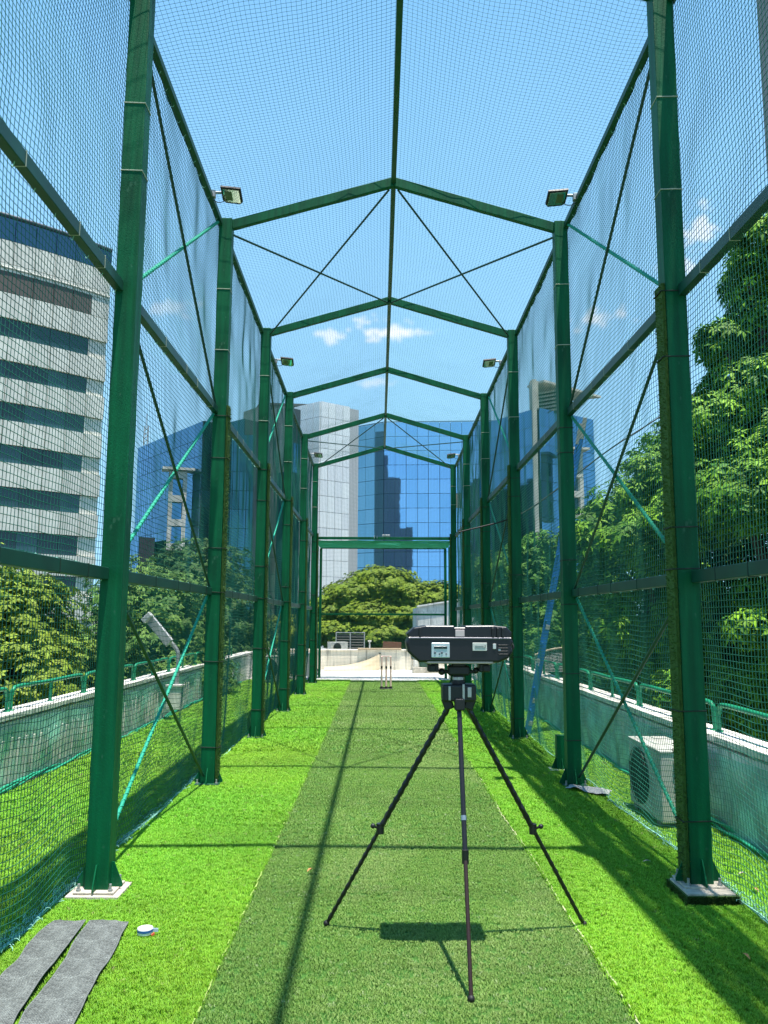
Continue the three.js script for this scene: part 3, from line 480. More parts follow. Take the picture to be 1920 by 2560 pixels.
{
  const t = thing('tape_roll', 'small roll of white and blue tape lying on the bright turf', 'tape roll', [-1.17, .018, -4.33], .3); t.scale.setScalar(.82);
  mesh('roll', new THREE.LatheGeometry([[.018, 0], [.046, 0], [.047, .004], [.047, .016]].map(a => new THREE.Vector2(...a)), 40), std(.7, .72, .74, .4), t);
  mesh('blue_band', cyl(.0485, .0485, .014, 0, .023, 0, 40), std(.02, .11, .36, .4), t);
  mesh('top_label', cyl(.046, .0475, .006, 0, .033, 0, 40), std(.82, .80, .74, .5), t);
  mesh('label_print', [box(.03, .001, .006, -.006, .0367, -.006), box(.022, .001, .004, .0, .0367, .008)], std(.7, .38, .22, .6), t);
  mesh('tape_end', rbox(.04, .022, .004, .001, .058, .02, .012, 0, -.35, 0), std(.5, .62, .75, .4), t); mesh('red_tab', rbox(.024, .016, .005, .002, .045, .006, .042, 0, .5, .4), std(.75, .12, .06, .5), t);
}
{ // stumps
  const t = thing('cricket_stumps', 'set of three pale pink cricket stumps with bails on a dark base', 'stumps', [.192, 0, -18.98]), pink = std(.92, .60, .53, .5);
  for (const x of [-.105, 0, .105]) { const s = mesh('stump', [cyl(.021, .022, .70, x, .39, 0, 14), place(new THREE.SphereGeometry(.021, 12, 6), x, .74, 0)], pink, t); mesh('band', cyl(.0225, .0225, .06, x, .50, 0, 14), M.dark, s); mesh('spring_socket', cyl(.024, .026, .05, x, .045, 0, 14), M.dark, s); }
  for (const x of [-.053, .053]) mesh('bail', rod(V(x - .058, .752, 0), V(x + .058, .752, 0), .008, 8), pink, t);
  mesh('base', [rbox(.30, .02, .09, .005, 0, .014, 0), rbox(.30, .04, .012, .003, 0, .03, -.04)], M.dark, t);
}
{ // dry leaves scattered
  const r = rng(99), s = new THREE.Shape(); s.moveTo(-.03, 0); s.quadraticCurveTo(0, .018, .035, 0); s.quadraticCurveTo(0, -.018, -.03, 0);
  const g = new THREE.ShapeGeometry(s, 6); g.rotateX(-Math.PI / 2); const p = g.attributes.position; for (let i = 0; i < p.count; i++) p.setY(i, .012 * Math.cos(p.getX(i) * 40) + Math.abs(p.getZ(i)) * .5); g.computeVertexNormals();
  for (const [x, z, c, wh] of [[2.22, -5.6, 0, 'by the right plinth outside the net'], [2.24, -5.0, 0, 'near the right plinth beyond the net'], [2.3, -5.3, 1, 'at the foot of the right shade cloth'], [-.42, -5.35, 0, 'on the pitch strip left of the tripod'], [2.28, -6.25, 0, 'before the air conditioner'], [1.75, -4.05, 0, 'on the shaded turf at the right'], [1.78, -5.55, 1, 'on the shaded turf behind the right plinth']]) { const m = new THREE.Mesh(g, c ? std(.35, .33, .27, .8, 0, { side: THREE.DoubleSide }) : std(.55, .26, .09, .7, 0, { side: THREE.DoubleSide })); m.name = numbered('dry_leaf'); m.position.set(x, .022, z); m.rotation.y = r() * 6; m.castShadow = true; scene.add(m); tag(m, `small ${c ? 'pale grey' : 'orange brown'} dry leaf lying ${wh}`, 'leaf', 'dry leaves on the turf'); }
}

// ------------------------------------------------------------------ bowling machine on its tripod
{
  const t = thing('tripod', 'black tripod with twisted legs standing on the pitch strip', 'tripod', [.41, 0, -4.18]), hub = V(0, 1.24, 0);
  const feet = [V(-.673, .01, -.31), V(.685, .01, -.31), V(-.008, .01, .54)], legM = std(.012, .011, .014, .35), tipM = std(.03, .012, .012, .5);
  const twist = (a, b, r) => { const d = b.clone().sub(a), L = d.length(), g = new THREE.CylinderGeometry(r, r, 1, 6, 60), p = g.attributes.position; for (let i = 0; i < p.count; i++) { const an = p.getY(i) * L * 22, x = p.getX(i), z = p.getZ(i), k = 1 + .12 * Math.sin(p.getY(i) * L * 130); p.setXYZ(i, (x * Math.cos(an) - z * Math.sin(an)) * k, p.getY(i), (x * Math.sin(an) + z * Math.cos(an)) * k); } g.computeVertexNormals(); return along(g, a, b); };
  feet.forEach((f, k) => {
    const a = hub.clone().add(V(f.x * .055, -.06, f.z * .055)), m = a.clone().lerp(f, .56);
    const leg = mesh('leg', k < 2 ? twist(a, m, .0145) : rod(a, m, .012, 12), legM, t); mesh('lower_leg', k < 2 ? twist(m, f, .011) : rod(m, f, .0095, 12), k < 2 ? legM : tipM, leg);
    const kn = m.clone(); mesh('clamp_knob', k < 2 ? [cyl(.02, .02, .05, kn.x, kn.y, kn.z, 12), rod(kn, kn.clone().add(V((k ? 1 : -1) * .035, .015, .02)), .006), place(new THREE.SphereGeometry(.013, 10, 8), kn.x + (k ? 1 : -1) * .038, kn.y + .017, kn.z + .02)] : [cyl(.016, .016, .06, kn.x, kn.y, kn.z, 12)], k < 2 ? legM : M.dark, leg);
    mesh('foot', [place(new THREE.SphereGeometry(.016, 12, 8), f.x, f.y + .004, f.z)], M.black, leg);
    if (k === 2) { const c = a.clone().lerp(f, .42); mesh('collar', along(new THREE.CylinderGeometry(.014, .014, 1, 12), c, c.clone().lerp(f, .03)), M.steel, leg); }
  });
  mesh('hub', [rbox(.17, .085, .12, .012, 0, 1.235, 0), rbox(.05, .06, .05, .008, -.055, 1.18, 0, 0, 0, .35), rbox(.05, .06, .05, .008, .055, 1.18, 0, 0, 0, -.35), rbox(.05, .06, .05, .008, 0, 1.18, .05)], M.dark, t);
  mesh('hub_trim', [rbox(.012, .09, .006, .002, .02, 1.235, .062), rbox(.02, .05, .005, .002, .05, 1.24, .062), rbox(.012, .07, .006, .002, -.05, 1.235, .062)], M.steel, t);
  mesh('column', [cyl(.026, .03, .06, 0, 1.30, 0, 20), cyl(.034, .034, .012, 0, 1.285, 0, 20)], M.dark, t); mesh('column_ring', cyl(.031, .031, .014, 0, 1.305, 0, 20), M.steel, t);
  mesh('pan_head', [rbox(.11, .05, .09, .012, 0, 1.345, 0), rbox(.07, .03, .08, .008, 0, 1.375, 0), rod(V(-.09, 1.338, .01), V(.09, 1.338, .01), .009), place(new THREE.SphereGeometry(.018, 12, 8), -.085, 1.338, .01), place(new THREE.SphereGeometry(.016, 12, 8), .09, 1.345, .01)], M.dark, t);

  const b = thing('bowling_machine', 'black ball throwing machine with small silver control panel on the tripod', 'bowling machine', [.41, 1.385, -4.18]);
  const shell = std(.010, .010, .014, .32), shape = pts => { const s = new THREE.Shape(); s.moveTo(...pts[0]); s.splineThru(pts.slice(1).map(a => new THREE.Vector2(...a))); return s; };
  const ext = (s, d, z, bev = .012) => { const g = new THREE.ExtrudeGeometry(s, { depth: d, bevelEnabled: true, bevelSize: bev, bevelThickness: bev, bevelSegments: 3, curveSegments: 12 }); g.translate(0, 0, z); return g; };
  const poly = pts => { const s = new THREE.Shape(); pts.forEach((p, i) => i ? s.lineTo(...p) : s.moveTo(...p)); s.closePath(); return s; };
  mesh('lower_body', [ext(poly([[-.20, .015], [.19, .015], [.235, .035], [.252, .06], [.248, .085], [.255, .105], [.25, .118], [-.25, .118], [-.258, .10], [-.25, .06], [-.225, .035]]), .20, -.11)], shell, b);
  mesh('lid', [ext(poly([[-.25, .128], [-.255, .142], [-.225, .166], [-.17, .176], [-.035, .176], [-.03, .168], [.03, .168], [.035, .176], [.17, .178], [.23, .172], [.252, .15], [.25, .128]]), .19, -.105, .010)], shell, b);
  mesh('seam', [rbox(.50, .010, .235, .004, 0, .123, -.01)], std(.12, .12, .15, .4, .4), b);
  const rib = []; for (const x of [-.20, .165, .19, .215]) rib.push(rbox(.012, .05, .235, .004, x, .152, -.01)); for (const y of [.045, .06, .075, .09]) rib.push(rbox(.05, .006, .02, .002, .215, y, .098)); mesh('rib', rib, M.dark, b);
  const pn = mesh('control_panel', rbox(.092, .074, .012, .004, -.098, .064, .104), std(.55, .62, .66, .3, .2), b); mesh('display', rbox(.066, .013, .006, .002, -.098, .078, .110), std(.01, .03, .035, .2), pn);
  mesh('button', [-.126, -.104, -.092, -.070].map((x, k) => rbox(k % 2 ? .006 : .011, .012, .005, .002, x, .052 - (k % 2) * .006, .110)), std(.12, .14, .18, .4), pn);
  const lb = mesh('rating_label', rbox(.072, .040, .006, .002, .098, .082, .104), std(.66, .64, .60, .5), b); mesh('label_print', [rbox(.045, .003, .002, .0005, .095, .086, .1075), rbox(.05, .003, .002, .0005, .098, .078, .1075), rbox(.004, .016, .002, .0005, .125, .084, .1075)], std(.2, .2, .2, .6), lb);
  mesh('lid_label', rbox(.046, .034, .006, .002, 0, .148, .099), std(.62, .50, .50, .5), b);
  mesh('small_label', [rbox(.016, .026, .006, .002, .172, .084, .103), rbox(.012, .016, .006, .002, .197, .068, .103)], std(.6, .6, .6, .5), b);
  mesh('base_tray', [rbox(.33, .014, .20, .004, 0, .004, 0), rbox(.10, .012, .19, .004, -.19, .012, 0, 0, 0, -.28), rbox(.10, .012, .19, .004, .19, .012, 0, 0, 0, .28)], std(.46, .36, .34, .4, .5), b);
  for (const s of [-1, 1]) mesh('bracket', [rbox(.055, .042, .10, .006, s * .13, -.026, 0), rbox(.03, .03, .12, .004, s * .135, -.028, 0)], M.dark, b);
  mesh('hose', tube([V(.25, .06, .04), V(.275, .075, .05), V(.268, .10, .04), V(.25, .10, .03)], .005, 8, 16), M.dark, b);
}

// ------------------------------------------------------------------ buildings
const tWarp = tex(256, (u, v) => { const k = .5 + .5 * loopN(u, v, 3, 51, 2); return [k, k, k]; }, false);
let glassN = 0;
const glass = (r, g, b, rough = .04) => { const w = rep(tWarp, .31); w.offset.set(.37 * ++glassN, .61 * glassN); return new THREE.MeshStandardMaterial({ color: lin(r, g, b), metalness: 1, roughness: rough, bumpMap: w, bumpScale: .0018 }); };
const wallTex = rep(GREY(.84, 1.0, 8, 13), .12), clad = (r, g, b) => metricMat(std(r, g, b, .8, 0, { map: wallTex }));
// a flat facade from A to B (x, z), seen from the side where B lies to the right of A
function facade(bld, name, A, B, y0, y1, cols, rows, matAt, gap = .07, thick = .08, seed = 1, jitter = .002) {
  const dx = (B[0] - A[0]) / cols, dz = (B[1] - A[1]) / cols, w = Math.hypot(dx, dz), h = (y1 - y0) / rows, ry = Math.atan2(-dz, dx), r = rng(seed), nx = -dz / w, nz = dx / w, ox = bld.position.x, oz = bld.position.z;
  const g = metric(new THREE.BoxGeometry(w - gap, h - gap, thick));
  for (let j = 0; j < rows; j++) for (let i = 0; i < cols; i++) {
    const m = matAt(i, j, r); if (!m) { r(); r(); continue; }
    const o = new THREE.Mesh(g, m[0] || m); o.name = m[1] || name; o.rotation.order = 'YXZ'; o.rotation.set((r() - .5) * jitter, ry + (r() - .5) * jitter, 0); o.castShadow = o.receiveShadow = true;
    o.position.set(A[0] + dx * (i + .5) - nx * thick * .45 - ox, y0 + h * (j + .5), A[1] + dz * (i + .5) - nz * thick * .45 - oz); o.position.x += 2 * nx * thick * .45; o.position.z += 2 * nz * thick * .45; bld.add(o);
  }
}
function prism(pts, y0, y1) { const s = new THREE.Shape(); pts.forEach((p, i) => i ? s.lineTo(p[0], -p[1]) : s.moveTo(p[0], -p[1])); const g = new THREE.ExtrudeGeometry(s, { depth: y1 - y0, bevelEnabled: false }); g.rotateX(-Math.PI / 2); g.translate(0, y0, 0); return g; }
const bld = (name, label, x, z) => thing(name, label, 'building', [x, 0, z]);
const joint = std(.05, .06, .08, .8);
{ // pale office block with ribbon windows at the left
  const b = bld('office_building', 'pale panelled office building with dark ribbon windows and a curved top, at left', -26.4, -75), rel = p => [p[0] + 26.4, p[1] + 75];
  const t0 = [-.78, .625], K = [-26.4, -75], n = [.625, .78];
  const P = s => { const bow = .9 - .9 * ((s - 9) / 9) ** 2, q = s < 18 ? bow : 0; return [K[0] + t0[0] * s + n[0] * q, K[1] + t0[1] * s + n[1] * q]; };
  const ring = []; for (let k = 0; k <= 12; k++) ring.push(P(k * 1.8)); const back = ring.map(p => [p[0] - n[0] * 14, p[1] - n[1] * 14]).reverse();
  mesh('wall', prism([...ring, ...back].map(rel), -6, 36.9), joint, b);
  const beige = clad(.82, .79, .69), beige2 = clad(.76, .73, .64), win = [[.018, .055, .066], [.012, .036, .043], [.028, .08, .095]].map(c => { const m = glass(...c); m.metalness = .0; m.roughness = .06; return m; }), crown = glass(.07, .12, .17, .2), grille = std(.10, .085, .075, .8);
  const bands = [[34.9, 37.1, 'c'], [32.75, 34.9, 'w'], [32.0, 32.75, 'w'], [30.1, 32.0, 'g'], [27.8, 30.1, 'w'], [26.1, 27.8, 'v'], [23.95, 26.1, 'w'], [22.4, 23.95, 'v'], [20.25, 22.4, 'w'], [18.65, 20.25, 'v'], [16.5, 18.65, 'w'], [14.95, 16.5, 'v'], [12.8, 14.95, 'w'], [11.1, 12.8, 'v'], [9.0, 11.1, 'w'], [7.2, 9.0, 'v'], [5.3, 7.2, 'w'], [3.5, 5.3, 'v'], [1.4, 3.5, 'w'], [-.4, 1.4, 'v'], [-6, -.4, 'w']];
  for (const [a, c, k] of bands) for (let i = 0; i < 11; i++) facade(b, k === 'v' ? 'window' : k === 'g' ? 'grille' : 'wall_panel', P((i + 1) * 1.8), P(i * 1.8), a, c, 1, 1, (q, w, r) => k === 'w' || (i === 0 && k !== 'c') ? (r() < .5 ? beige : beige2) : k === 'v' ? win[Math.floor(r() * 3)] : k === 'c' ? crown : grille, .05, k === 'v' ? .06 : .28, Math.round(a * 31 + i * 7 + 400), k === 'v' ? .02 : .002);
  const rl = ring.map(rel); mesh('roof_rim', new THREE.TubeGeometry(new THREE.CatmullRomCurve3(rl.map(p => V(p[0] + n[0] * .25, 37.15, p[1] + n[1] * .25))), 40, .22, 6), std(.04, .06, .08, .5), b);
  mesh('ledge', new THREE.TubeGeometry(new THREE.CatmullRomCurve3(rl.map(p => V(p[0] + n[0] * .3, 32.35, p[1] + n[1] * .3))), 40, .09, 6), std(.5, .48, .42, .8), b);
}
{ // blue glass block, left
  const g = [glass(.13, .27, .46), glass(.11, .24, .42), glass(.15, .30, .50)], d = glass(.035, .09, .13), pick = a => (i, j, r) => a[Math.floor(r() * a.length)];
  const b = bld('glass_building', 'blue mirrored glass building behind the left net with its reflected white tower built as a solid', -24, -100), rel = p => [p[0] + 24, p[1] + 100];
  mesh('wall', prism([[-31.98, -105.13], [-20.08, -90], [-17.2, -92.3], [-29, -107.6]].map(rel), -6, 24), joint, b);
  facade(b, 'pane', [-31.98, -105.13], [-20.08, -90], 0, 24, 10, 12, (i, j, r) => (i > 5 && j < 5) ? d : g[Math.floor(r() * 3)], .06, .08, 5);
  facade(b, 'pane', [-20.08, -90], [-17.2, -92.3], 0, 24, 2, 12, pick([d, glass(.08, .18, .28)]), .06, .08, 6);
  mesh('low_wing', prism([[-36, -105], [-28.4, -95.4], [-27, -97], [-35, -108]].map(rel), -6, 11.2), joint, b); facade(b, 'pane', [-36, -105], [-28.4, -95.4], 0, 11.3, 6, 5, pick([glass(.16, .33, .56)]), .06, .08, 8);
  const wh = clad(.86, .84, .76), st = mesh('reflected_tower', [...[0, 1, 2, 3].map(k => box(2.0, .75, 1.2, 0, 9.6 + k * 2.75, 0)), ...[-.78, .78].map(x => box(.44, 8.6, 1.15, x, 13.9, 0)), box(3.6, .28, 2.0, 0, 18.5, 0)], wh, b);  // tower reflected in the glass, built as a solid frame turned to the sun
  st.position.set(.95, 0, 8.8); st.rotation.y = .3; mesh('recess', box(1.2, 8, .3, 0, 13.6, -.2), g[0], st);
  mesh('antenna', [...[-.25, .25].map(x => rod(V(x - 6.3, 23.8, -2.6), V(x - 6.3, 26.4, -2.6), .06, 6)), ...[0, 1, 2, 3].map(k => rod(V(-6.55, 24.2 + k * .5, -2.6), V(-6.05, 24.6 + k * .5, -2.6), .05, 5)), rod(V(-6.3, 26, -2.6), V(-6.3, 28, -2.6), .04, 5)], std(.4, .4, .38, .6), b);
}
{
  const b = bld('glass_tower', 'dark teal glass tower between the blue building and the white tower', -17.5, -98), rel = p => [p[0] + 17.5, p[1] + 98], a = [glass(.05, .13, .17), glass(.07, .18, .24), glass(.09, .21, .32)];
  mesh('wall', prism([[-20.6, -107.4], [-17.9, -105], [-14.9, -108], [-17.6, -110]].map(rel), -6, 28), joint, b); facade(b, 'pane', [-20.6, -107.4], [-17.9, -105], -6, 28.1, 3, 12, (i, j, r) => a[0], .06, .08, 2);
  mesh('front_wall', prism([[-18.2, -94.4], [-15.0, -95.05], [-14.6, -98], [-18, -98]].map(rel), -6, 23.4), joint, b); facade(b, 'pane', [-18.2, -94.3], [-15.0, -95], -6, 23.5, 4, 13, (i, j, r) => a[i === 2 && j > 3 && j < 9 ? 2 : Math.floor(r() * 2)], .06, .08, 3);
}
{ // white panelled tower
  const b = bld('white_tower', 'tall white panelled tower rising behind the left posts of the cage', -8, -112), rel = p => [p[0] + 8, p[1] + 112], w = [[.84, .84, .83], [.80, .80, .80], [.87, .87, .85]].map(c => std(...c.map(v => v * 1.1), .5)), pick = (i, j, r) => w[Math.floor(r() * 3)];
  mesh('wall', prism([[-12.2, -113.4], [-8.23, -110], [-3.0, -114], [-7, -119]].map(rel), -6, 31.7), std(.5, .5, .5, .9), b);
  facade(b, 'panel', [-8.23, -110], [-4.31, -113], -6, 31.9, 4, 17, pick, .07, .16, 4, .004); facade(b, 'panel', [-12.2, -113.4], [-8.23, -110], -6, 31.9, 4, 17, pick, .07, .16, 5, .004);
  facade(b, 'panel', [-4.2, -113.6], [-3.1, -114.4], -6, 31.2, 1, 17, pick, .07, .16, 7, .004);
  const c = bld('white_tower', 'weathered cream roof block left of the tall white panelled tower', -17, -126), rl = p => [p[0] + 17, p[1] + 126], cr = [clad(.52, .50, .44), clad(.48, .46, .41)];
  mesh('wall', prism([[-22, -128.1], [-18.6, -124], [-11, -124.8], [-14, -132]].map(rl), -6, 34.8), joint, c);
  facade(c, 'panel', [-18.6, -124], [-11, -124.8], -6, 35, 5, 9, (i, j, r) => cr[Math.floor(r() * 2)], .08, .16, 8, .004); facade(c, 'panel', [-22, -128.1], [-18.6, -124], -6, 35, 3, 9, (i, j, r) => cr[Math.floor(r() * 2)], .08, .16, 9, .004);
  mesh('roof_slab', prism([[-18.9, -123.7], [-11, -124.4], [-13, -131], [-21, -130]].map(rl), 35, 35.4), std(.12, .12, .12, .8), c);
  const p = bld('panelled_wing', 'pale panelled wing with a strip of blue glass beside the left posts', -12, -104), r2 = q => [q[0] + 12, q[1] + 104];
  mesh('wall', prism([[-15.2, -107], [-12.4, -104], [-10.6, -105.8], [-13, -109]].map(r2), -6, 29.5), joint, p);
  facade(p, 'panel', [-15.2, -107], [-12.4, -104], -6, 29.6, 3, 16, (i, j, r) => i === 2 && j < 12 ? [glass(.08, .22, .42), 'pane'] : cr[Math.floor(r() * 2)], .06, .14, 12, .004);
  facade(p, 'panel', [-12.4, -104], [-10.6, -105.8], -6, 24.8, 2, 15, (i, j, r) => j > 1 ? [glass(.10, .25, .45), 'pane'] : w[0], .06, .14, 13, .003);
}
{ // blue mirrored building in the centre
  const A = [-4.8, -124.1], C = [.74, -120], D = [17.5, -118.82], b = bld('glass_building', 'bright blue mirrored glass building closing the view behind the umbrella tree', 3, -121), rel = p => [p[0] - 3, p[1] + 121];
  const blue = [glass(.30, .54, .84, .02), glass(.28, .52, .81, .02), glass(.33, .57, .87, .02)].map(m => { m.metalness = .86; return m; }), teal = [glass(.24, .42, .54, .03), glass(.22, .40, .52, .03)].map(m => { m.metalness = .86; return m; });
  mesh('wall', prism([A, C, D, [17, -132], [-3, -134]].map(rel), -6, 31.2), std(.02, .04, .09, .6), b);
  facade(b, 'pane', C, D, -6, 31.36, 10, 17, (i, j, r) => (i === 6 && j === 11) ? [std(.30, .28, .25, .8), 'panel'] : (i > 2 && i < 5 && j === 14) ? blue[0] : blue[Math.floor(r() * 3)], .06, .09, 6, .0016);
  facade(b, 'pane', A, C, -6, 31.36, 4, 17, (i, j, r) => teal[Math.floor(r() * 2)], .06, .09, 9, .0006);
  mesh('parapet_strip', [beam(V(C[0] - 3, 31.45, C[1] + 121 + .05), V(D[0] - 3, 31.45, D[1] + 121 + .05), .12, .14), beam(V(A[0] - 3, 31.45, A[1] + 121 + .05), V(C[0] - 3, 31.45, C[1] + 121 + .05), .12, .14)], std(.10, .2, .32, .5), b);
}
{ // blue glass building with the louvred crown at the right
  const b = bld('glass_building', 'blue glass building with a white louvred crown behind the right net', 19, -93), rel = p => [p[0] - 19, p[1] + 93], g = [glass(.16, .32, .52, .05), glass(.14, .29, .48, .05), glass(.18, .35, .56, .05)], pick = (i, j, r) => g[Math.floor(r() * 3)];
  mesh('wall', prism([[13.6, -101.1], [18.3, -90], [25.98, -95.4], [20, -106]].map(rel), -6, 25.6), joint, b);
  facade(b, 'pane', [12.5, -98.5], [18.09, -90.2], -6, 25.8, 5, 15, pick, .06, .09, 3, .002); facade(b, 'pane', [18.3, -90], [25.98, -95.43], -6, 25.8, 6, 15, pick, .06, .09, 4, .002);
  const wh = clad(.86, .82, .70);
  mesh('column', box(.5, 36, .5, -1.35, 10.9, 3.6), wh, b);
  mesh('crown_wall', [box(.9, 3.2, .9, -1.2, 27.3, 2.8), box(.8, 3.0, .8, 2.9, 27.2, -.6)], wh, b);
  mesh('recess', box(3.6, 2.6, .3, .9, 27.0, .6, 0, -.66, 0), std(.08, .09, .09, .9), b);
  for (let k = 0; k < 6; k++) mesh('louvre', box(4.2, .14, .7, .85, 26.0 + k * .45, 1.1, .5, -.66, 0), wh, b);
  mesh('canopy', prism([[17.4, -92.0], [18.9, -89.6], [27.3, -96.2], [22, -98.5]].map(rel), 28.75, 29.0), wh, b);
  const st = mesh('reflected_tower', [...[0, 1, 2, 3].map(k => box(1.9, .7, 1.1, 0, 13.4 + k * 2.3, 0)), ...[-.72, .72].map(x => box(.42, 8, 1.05, x, 17.0, 0)), box(3.2, .25, 2.0, 0, 20.9, 0)], wh, b); st.position.set(3.1, 0, 3.0); st.rotation.y = .2; mesh('recess', box(1.1, 7.4, .3, 0, 16.8, -.2), g[0], st);
  const e = bld('grey_tower', 'grey ribbed tower block at the upper right edge', 36, -62), gm = clad(.30, .29, .26); mesh('wall', box(9.6, 70, 8, 3.0, 29, -.5), gm, e); for (let k = 0; k < 22; k++) mesh('wall_panel', box(.5, 3.0, .3, -1.5 + (k % 2) * .62, -2 + k * 3.05, 3.55), gm, e);
  // a stepped dark block behind the camera, seen mirrored in the central facade
}
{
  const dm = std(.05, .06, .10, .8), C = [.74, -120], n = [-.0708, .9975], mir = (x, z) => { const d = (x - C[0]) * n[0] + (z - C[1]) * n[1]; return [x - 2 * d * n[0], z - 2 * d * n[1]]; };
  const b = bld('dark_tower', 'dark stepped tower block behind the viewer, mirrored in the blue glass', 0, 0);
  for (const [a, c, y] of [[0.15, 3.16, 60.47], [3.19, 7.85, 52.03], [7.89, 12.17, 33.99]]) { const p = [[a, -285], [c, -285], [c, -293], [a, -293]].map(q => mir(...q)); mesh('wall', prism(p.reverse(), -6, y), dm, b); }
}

// ------------------------------------------------------------------ trees
function leafGeo(n, L, w, droop, seed) { // n pointed leaves in a rosette, each folded along its midrib
  const p = [], ix = [], r = rng(seed);
  for (let i = 0; i < n; i++) {
    const a = i / n * 6.283 + (r() - .5) * .7, l = L * (.75 + .5 * r()), el = .55 - droop * (.4 + r()), b = p.length / 3, ca = Math.cos(a), sa = Math.sin(a);
    const pt = (s, side, dy) => { const e = el - droop * s * .8, d = l * s; p.push(ca * d * Math.cos(e) - sa * side, d * Math.sin(e) + dy, sa * d * Math.cos(e) + ca * side); };
    pt(.06, 0, 0); pt(.5, w / 2, w * .14); pt(.55, 0, 0); pt(.5, -w / 2, w * .14); pt(1, 0, 0);
    ix.push(b, b + 2, b + 1, b, b + 3, b + 2, b + 1, b + 2, b + 4, b + 2, b + 3, b + 4);
  }
  const g = new THREE.BufferGeometry(); g.setAttribute('position', new THREE.Float32BufferAttribute(p, 3)); g.setIndex(ix); g.computeVertexNormals(); return g;
}
const leafMat = (t = .25) => new THREE.MeshPhysicalMaterial({ color: lin(1, 1, 1), roughness: .6, specularIntensity: .35, side: THREE.DoubleSide, transmission: t, thickness: 0 });
const bark = metricMat(std(.13, .10, .075, .95, 0, { map: rep(tGrime, 3), bumpMap: rep(tFine, 5), bumpScale: .01 }));
// blobs: [x, y, z, rx, ry, rz]; leaves sit in the outer shell of each, thinned by noise so that the sky shows between clumps
function tree(label, base, blobs, count, geo, col, o = {}) {
  const t = thing('tree', label, 'tree', base, 0, o.group), r = rng(o.seed || 1), [bx, by, bz] = base;
  const vol = blobs.map(b => (b[3] * b[4] + b[4] * b[5] + b[3] * b[5])), tot = vol.reduce((a, c) => a + c, 0);
  const M4 = [], C = [], d = new THREE.Object3D(), c = new THREE.Color(), up = V(0, 1, 0), nv = V(0, 0, 0), q2 = new THREE.Quaternion();
  blobs.forEach((b, bi) => {
    const n = Math.round(count * vol[bi] / tot);
    for (let i = 0, k = 0; i < n && k < n * 6; k++) {
      const ph = r() * 6.283, cy = r() * 2 - 1, s = Math.sqrt(1 - cy * cy), rad = o.flat ? Math.pow(r(), .35) : Math.pow(r(), .28), ux = s * Math.cos(ph), uz = s * Math.sin(ph);
      const cl = noise(b[0] + ux * b[3] * (o.cf || 2.2), b[1] + cy * b[4] * (o.cf || 2.2), b[2] + uz * b[5] * (o.cf || 2.2));
      const R = rad * (1 + .26 * cl), x = b[0] + ux * b[3] * R, y = b[1] + cy * b[4] * R, z = b[2] + uz * b[5] * R;
      if (cl < (o.cut ?? -.25) && rad > .5 && r() < .85) continue;
      d.position.set(x - bx, y - by, z - bz); nv.set(ux * .8 + (r() - .5) * .7, cy * .5 + .75 + (r() - .5) * .5, uz * .8 + (r() - .5) * .7).normalize(); d.quaternion.setFromUnitVectors(up, nv); q2.setFromAxisAngle(up, r() * 6.283); d.quaternion.multiply(q2);
      d.scale.setScalar((.5 + .85 * r()) * (o.s || 1)); d.updateMatrix(); M4.push(d.matrix.clone()); col(c, r, cl, cy); C.push(c.clone()); i++;
    }
  });
  const im = new THREE.InstancedMesh(geo, o.mat, M4.length); M4.forEach((m, i) => { im.setMatrixAt(i, m); im.setColorAt(i, C[i]); }); im.name = 'crown'; im.castShadow = im.receiveShadow = true; stuff(im); t.add(im);
  const top = blobs.reduce((a, b) => [a[0] + b[0] / blobs.length, a[1] + b[1] / blobs.length, a[2] + b[2] / blobs.length], [0, 0, 0]), fork = V((top[0] - bx) * .4, (top[1] - by) * (o.fork || .5), (top[2] - bz) * .4), tr = o.tr || .2;
  mesh('trunk', [tube([V(0, -.1, 0), V(fork.x * .2 + .05, fork.y * .5, fork.z * .2), fork], tr, 10, 12)], bark, t);
  for (const b of blobs.slice(0, 8)) { const e = V(b[0] - bx, b[1] - by, b[2] - bz), m = fork.clone().lerp(e, .55).add(V(.1, .15, -.1)); mesh('limb', [rod(fork, m, tr * .62, 8, tr * .42), rod(m, e, tr * .42, 8, tr * .15)], bark, t); }
  return t;
}
const whorl = leafGeo(8, .14, .042, .5, 2), sprig = leafGeo(9, .085, .036, .5, 5), clump = leafGeo(10, .26, .14, .5, 7), fine = leafGeo(12, .15, .06, .35, 17);
const lm = leafMat(.15);
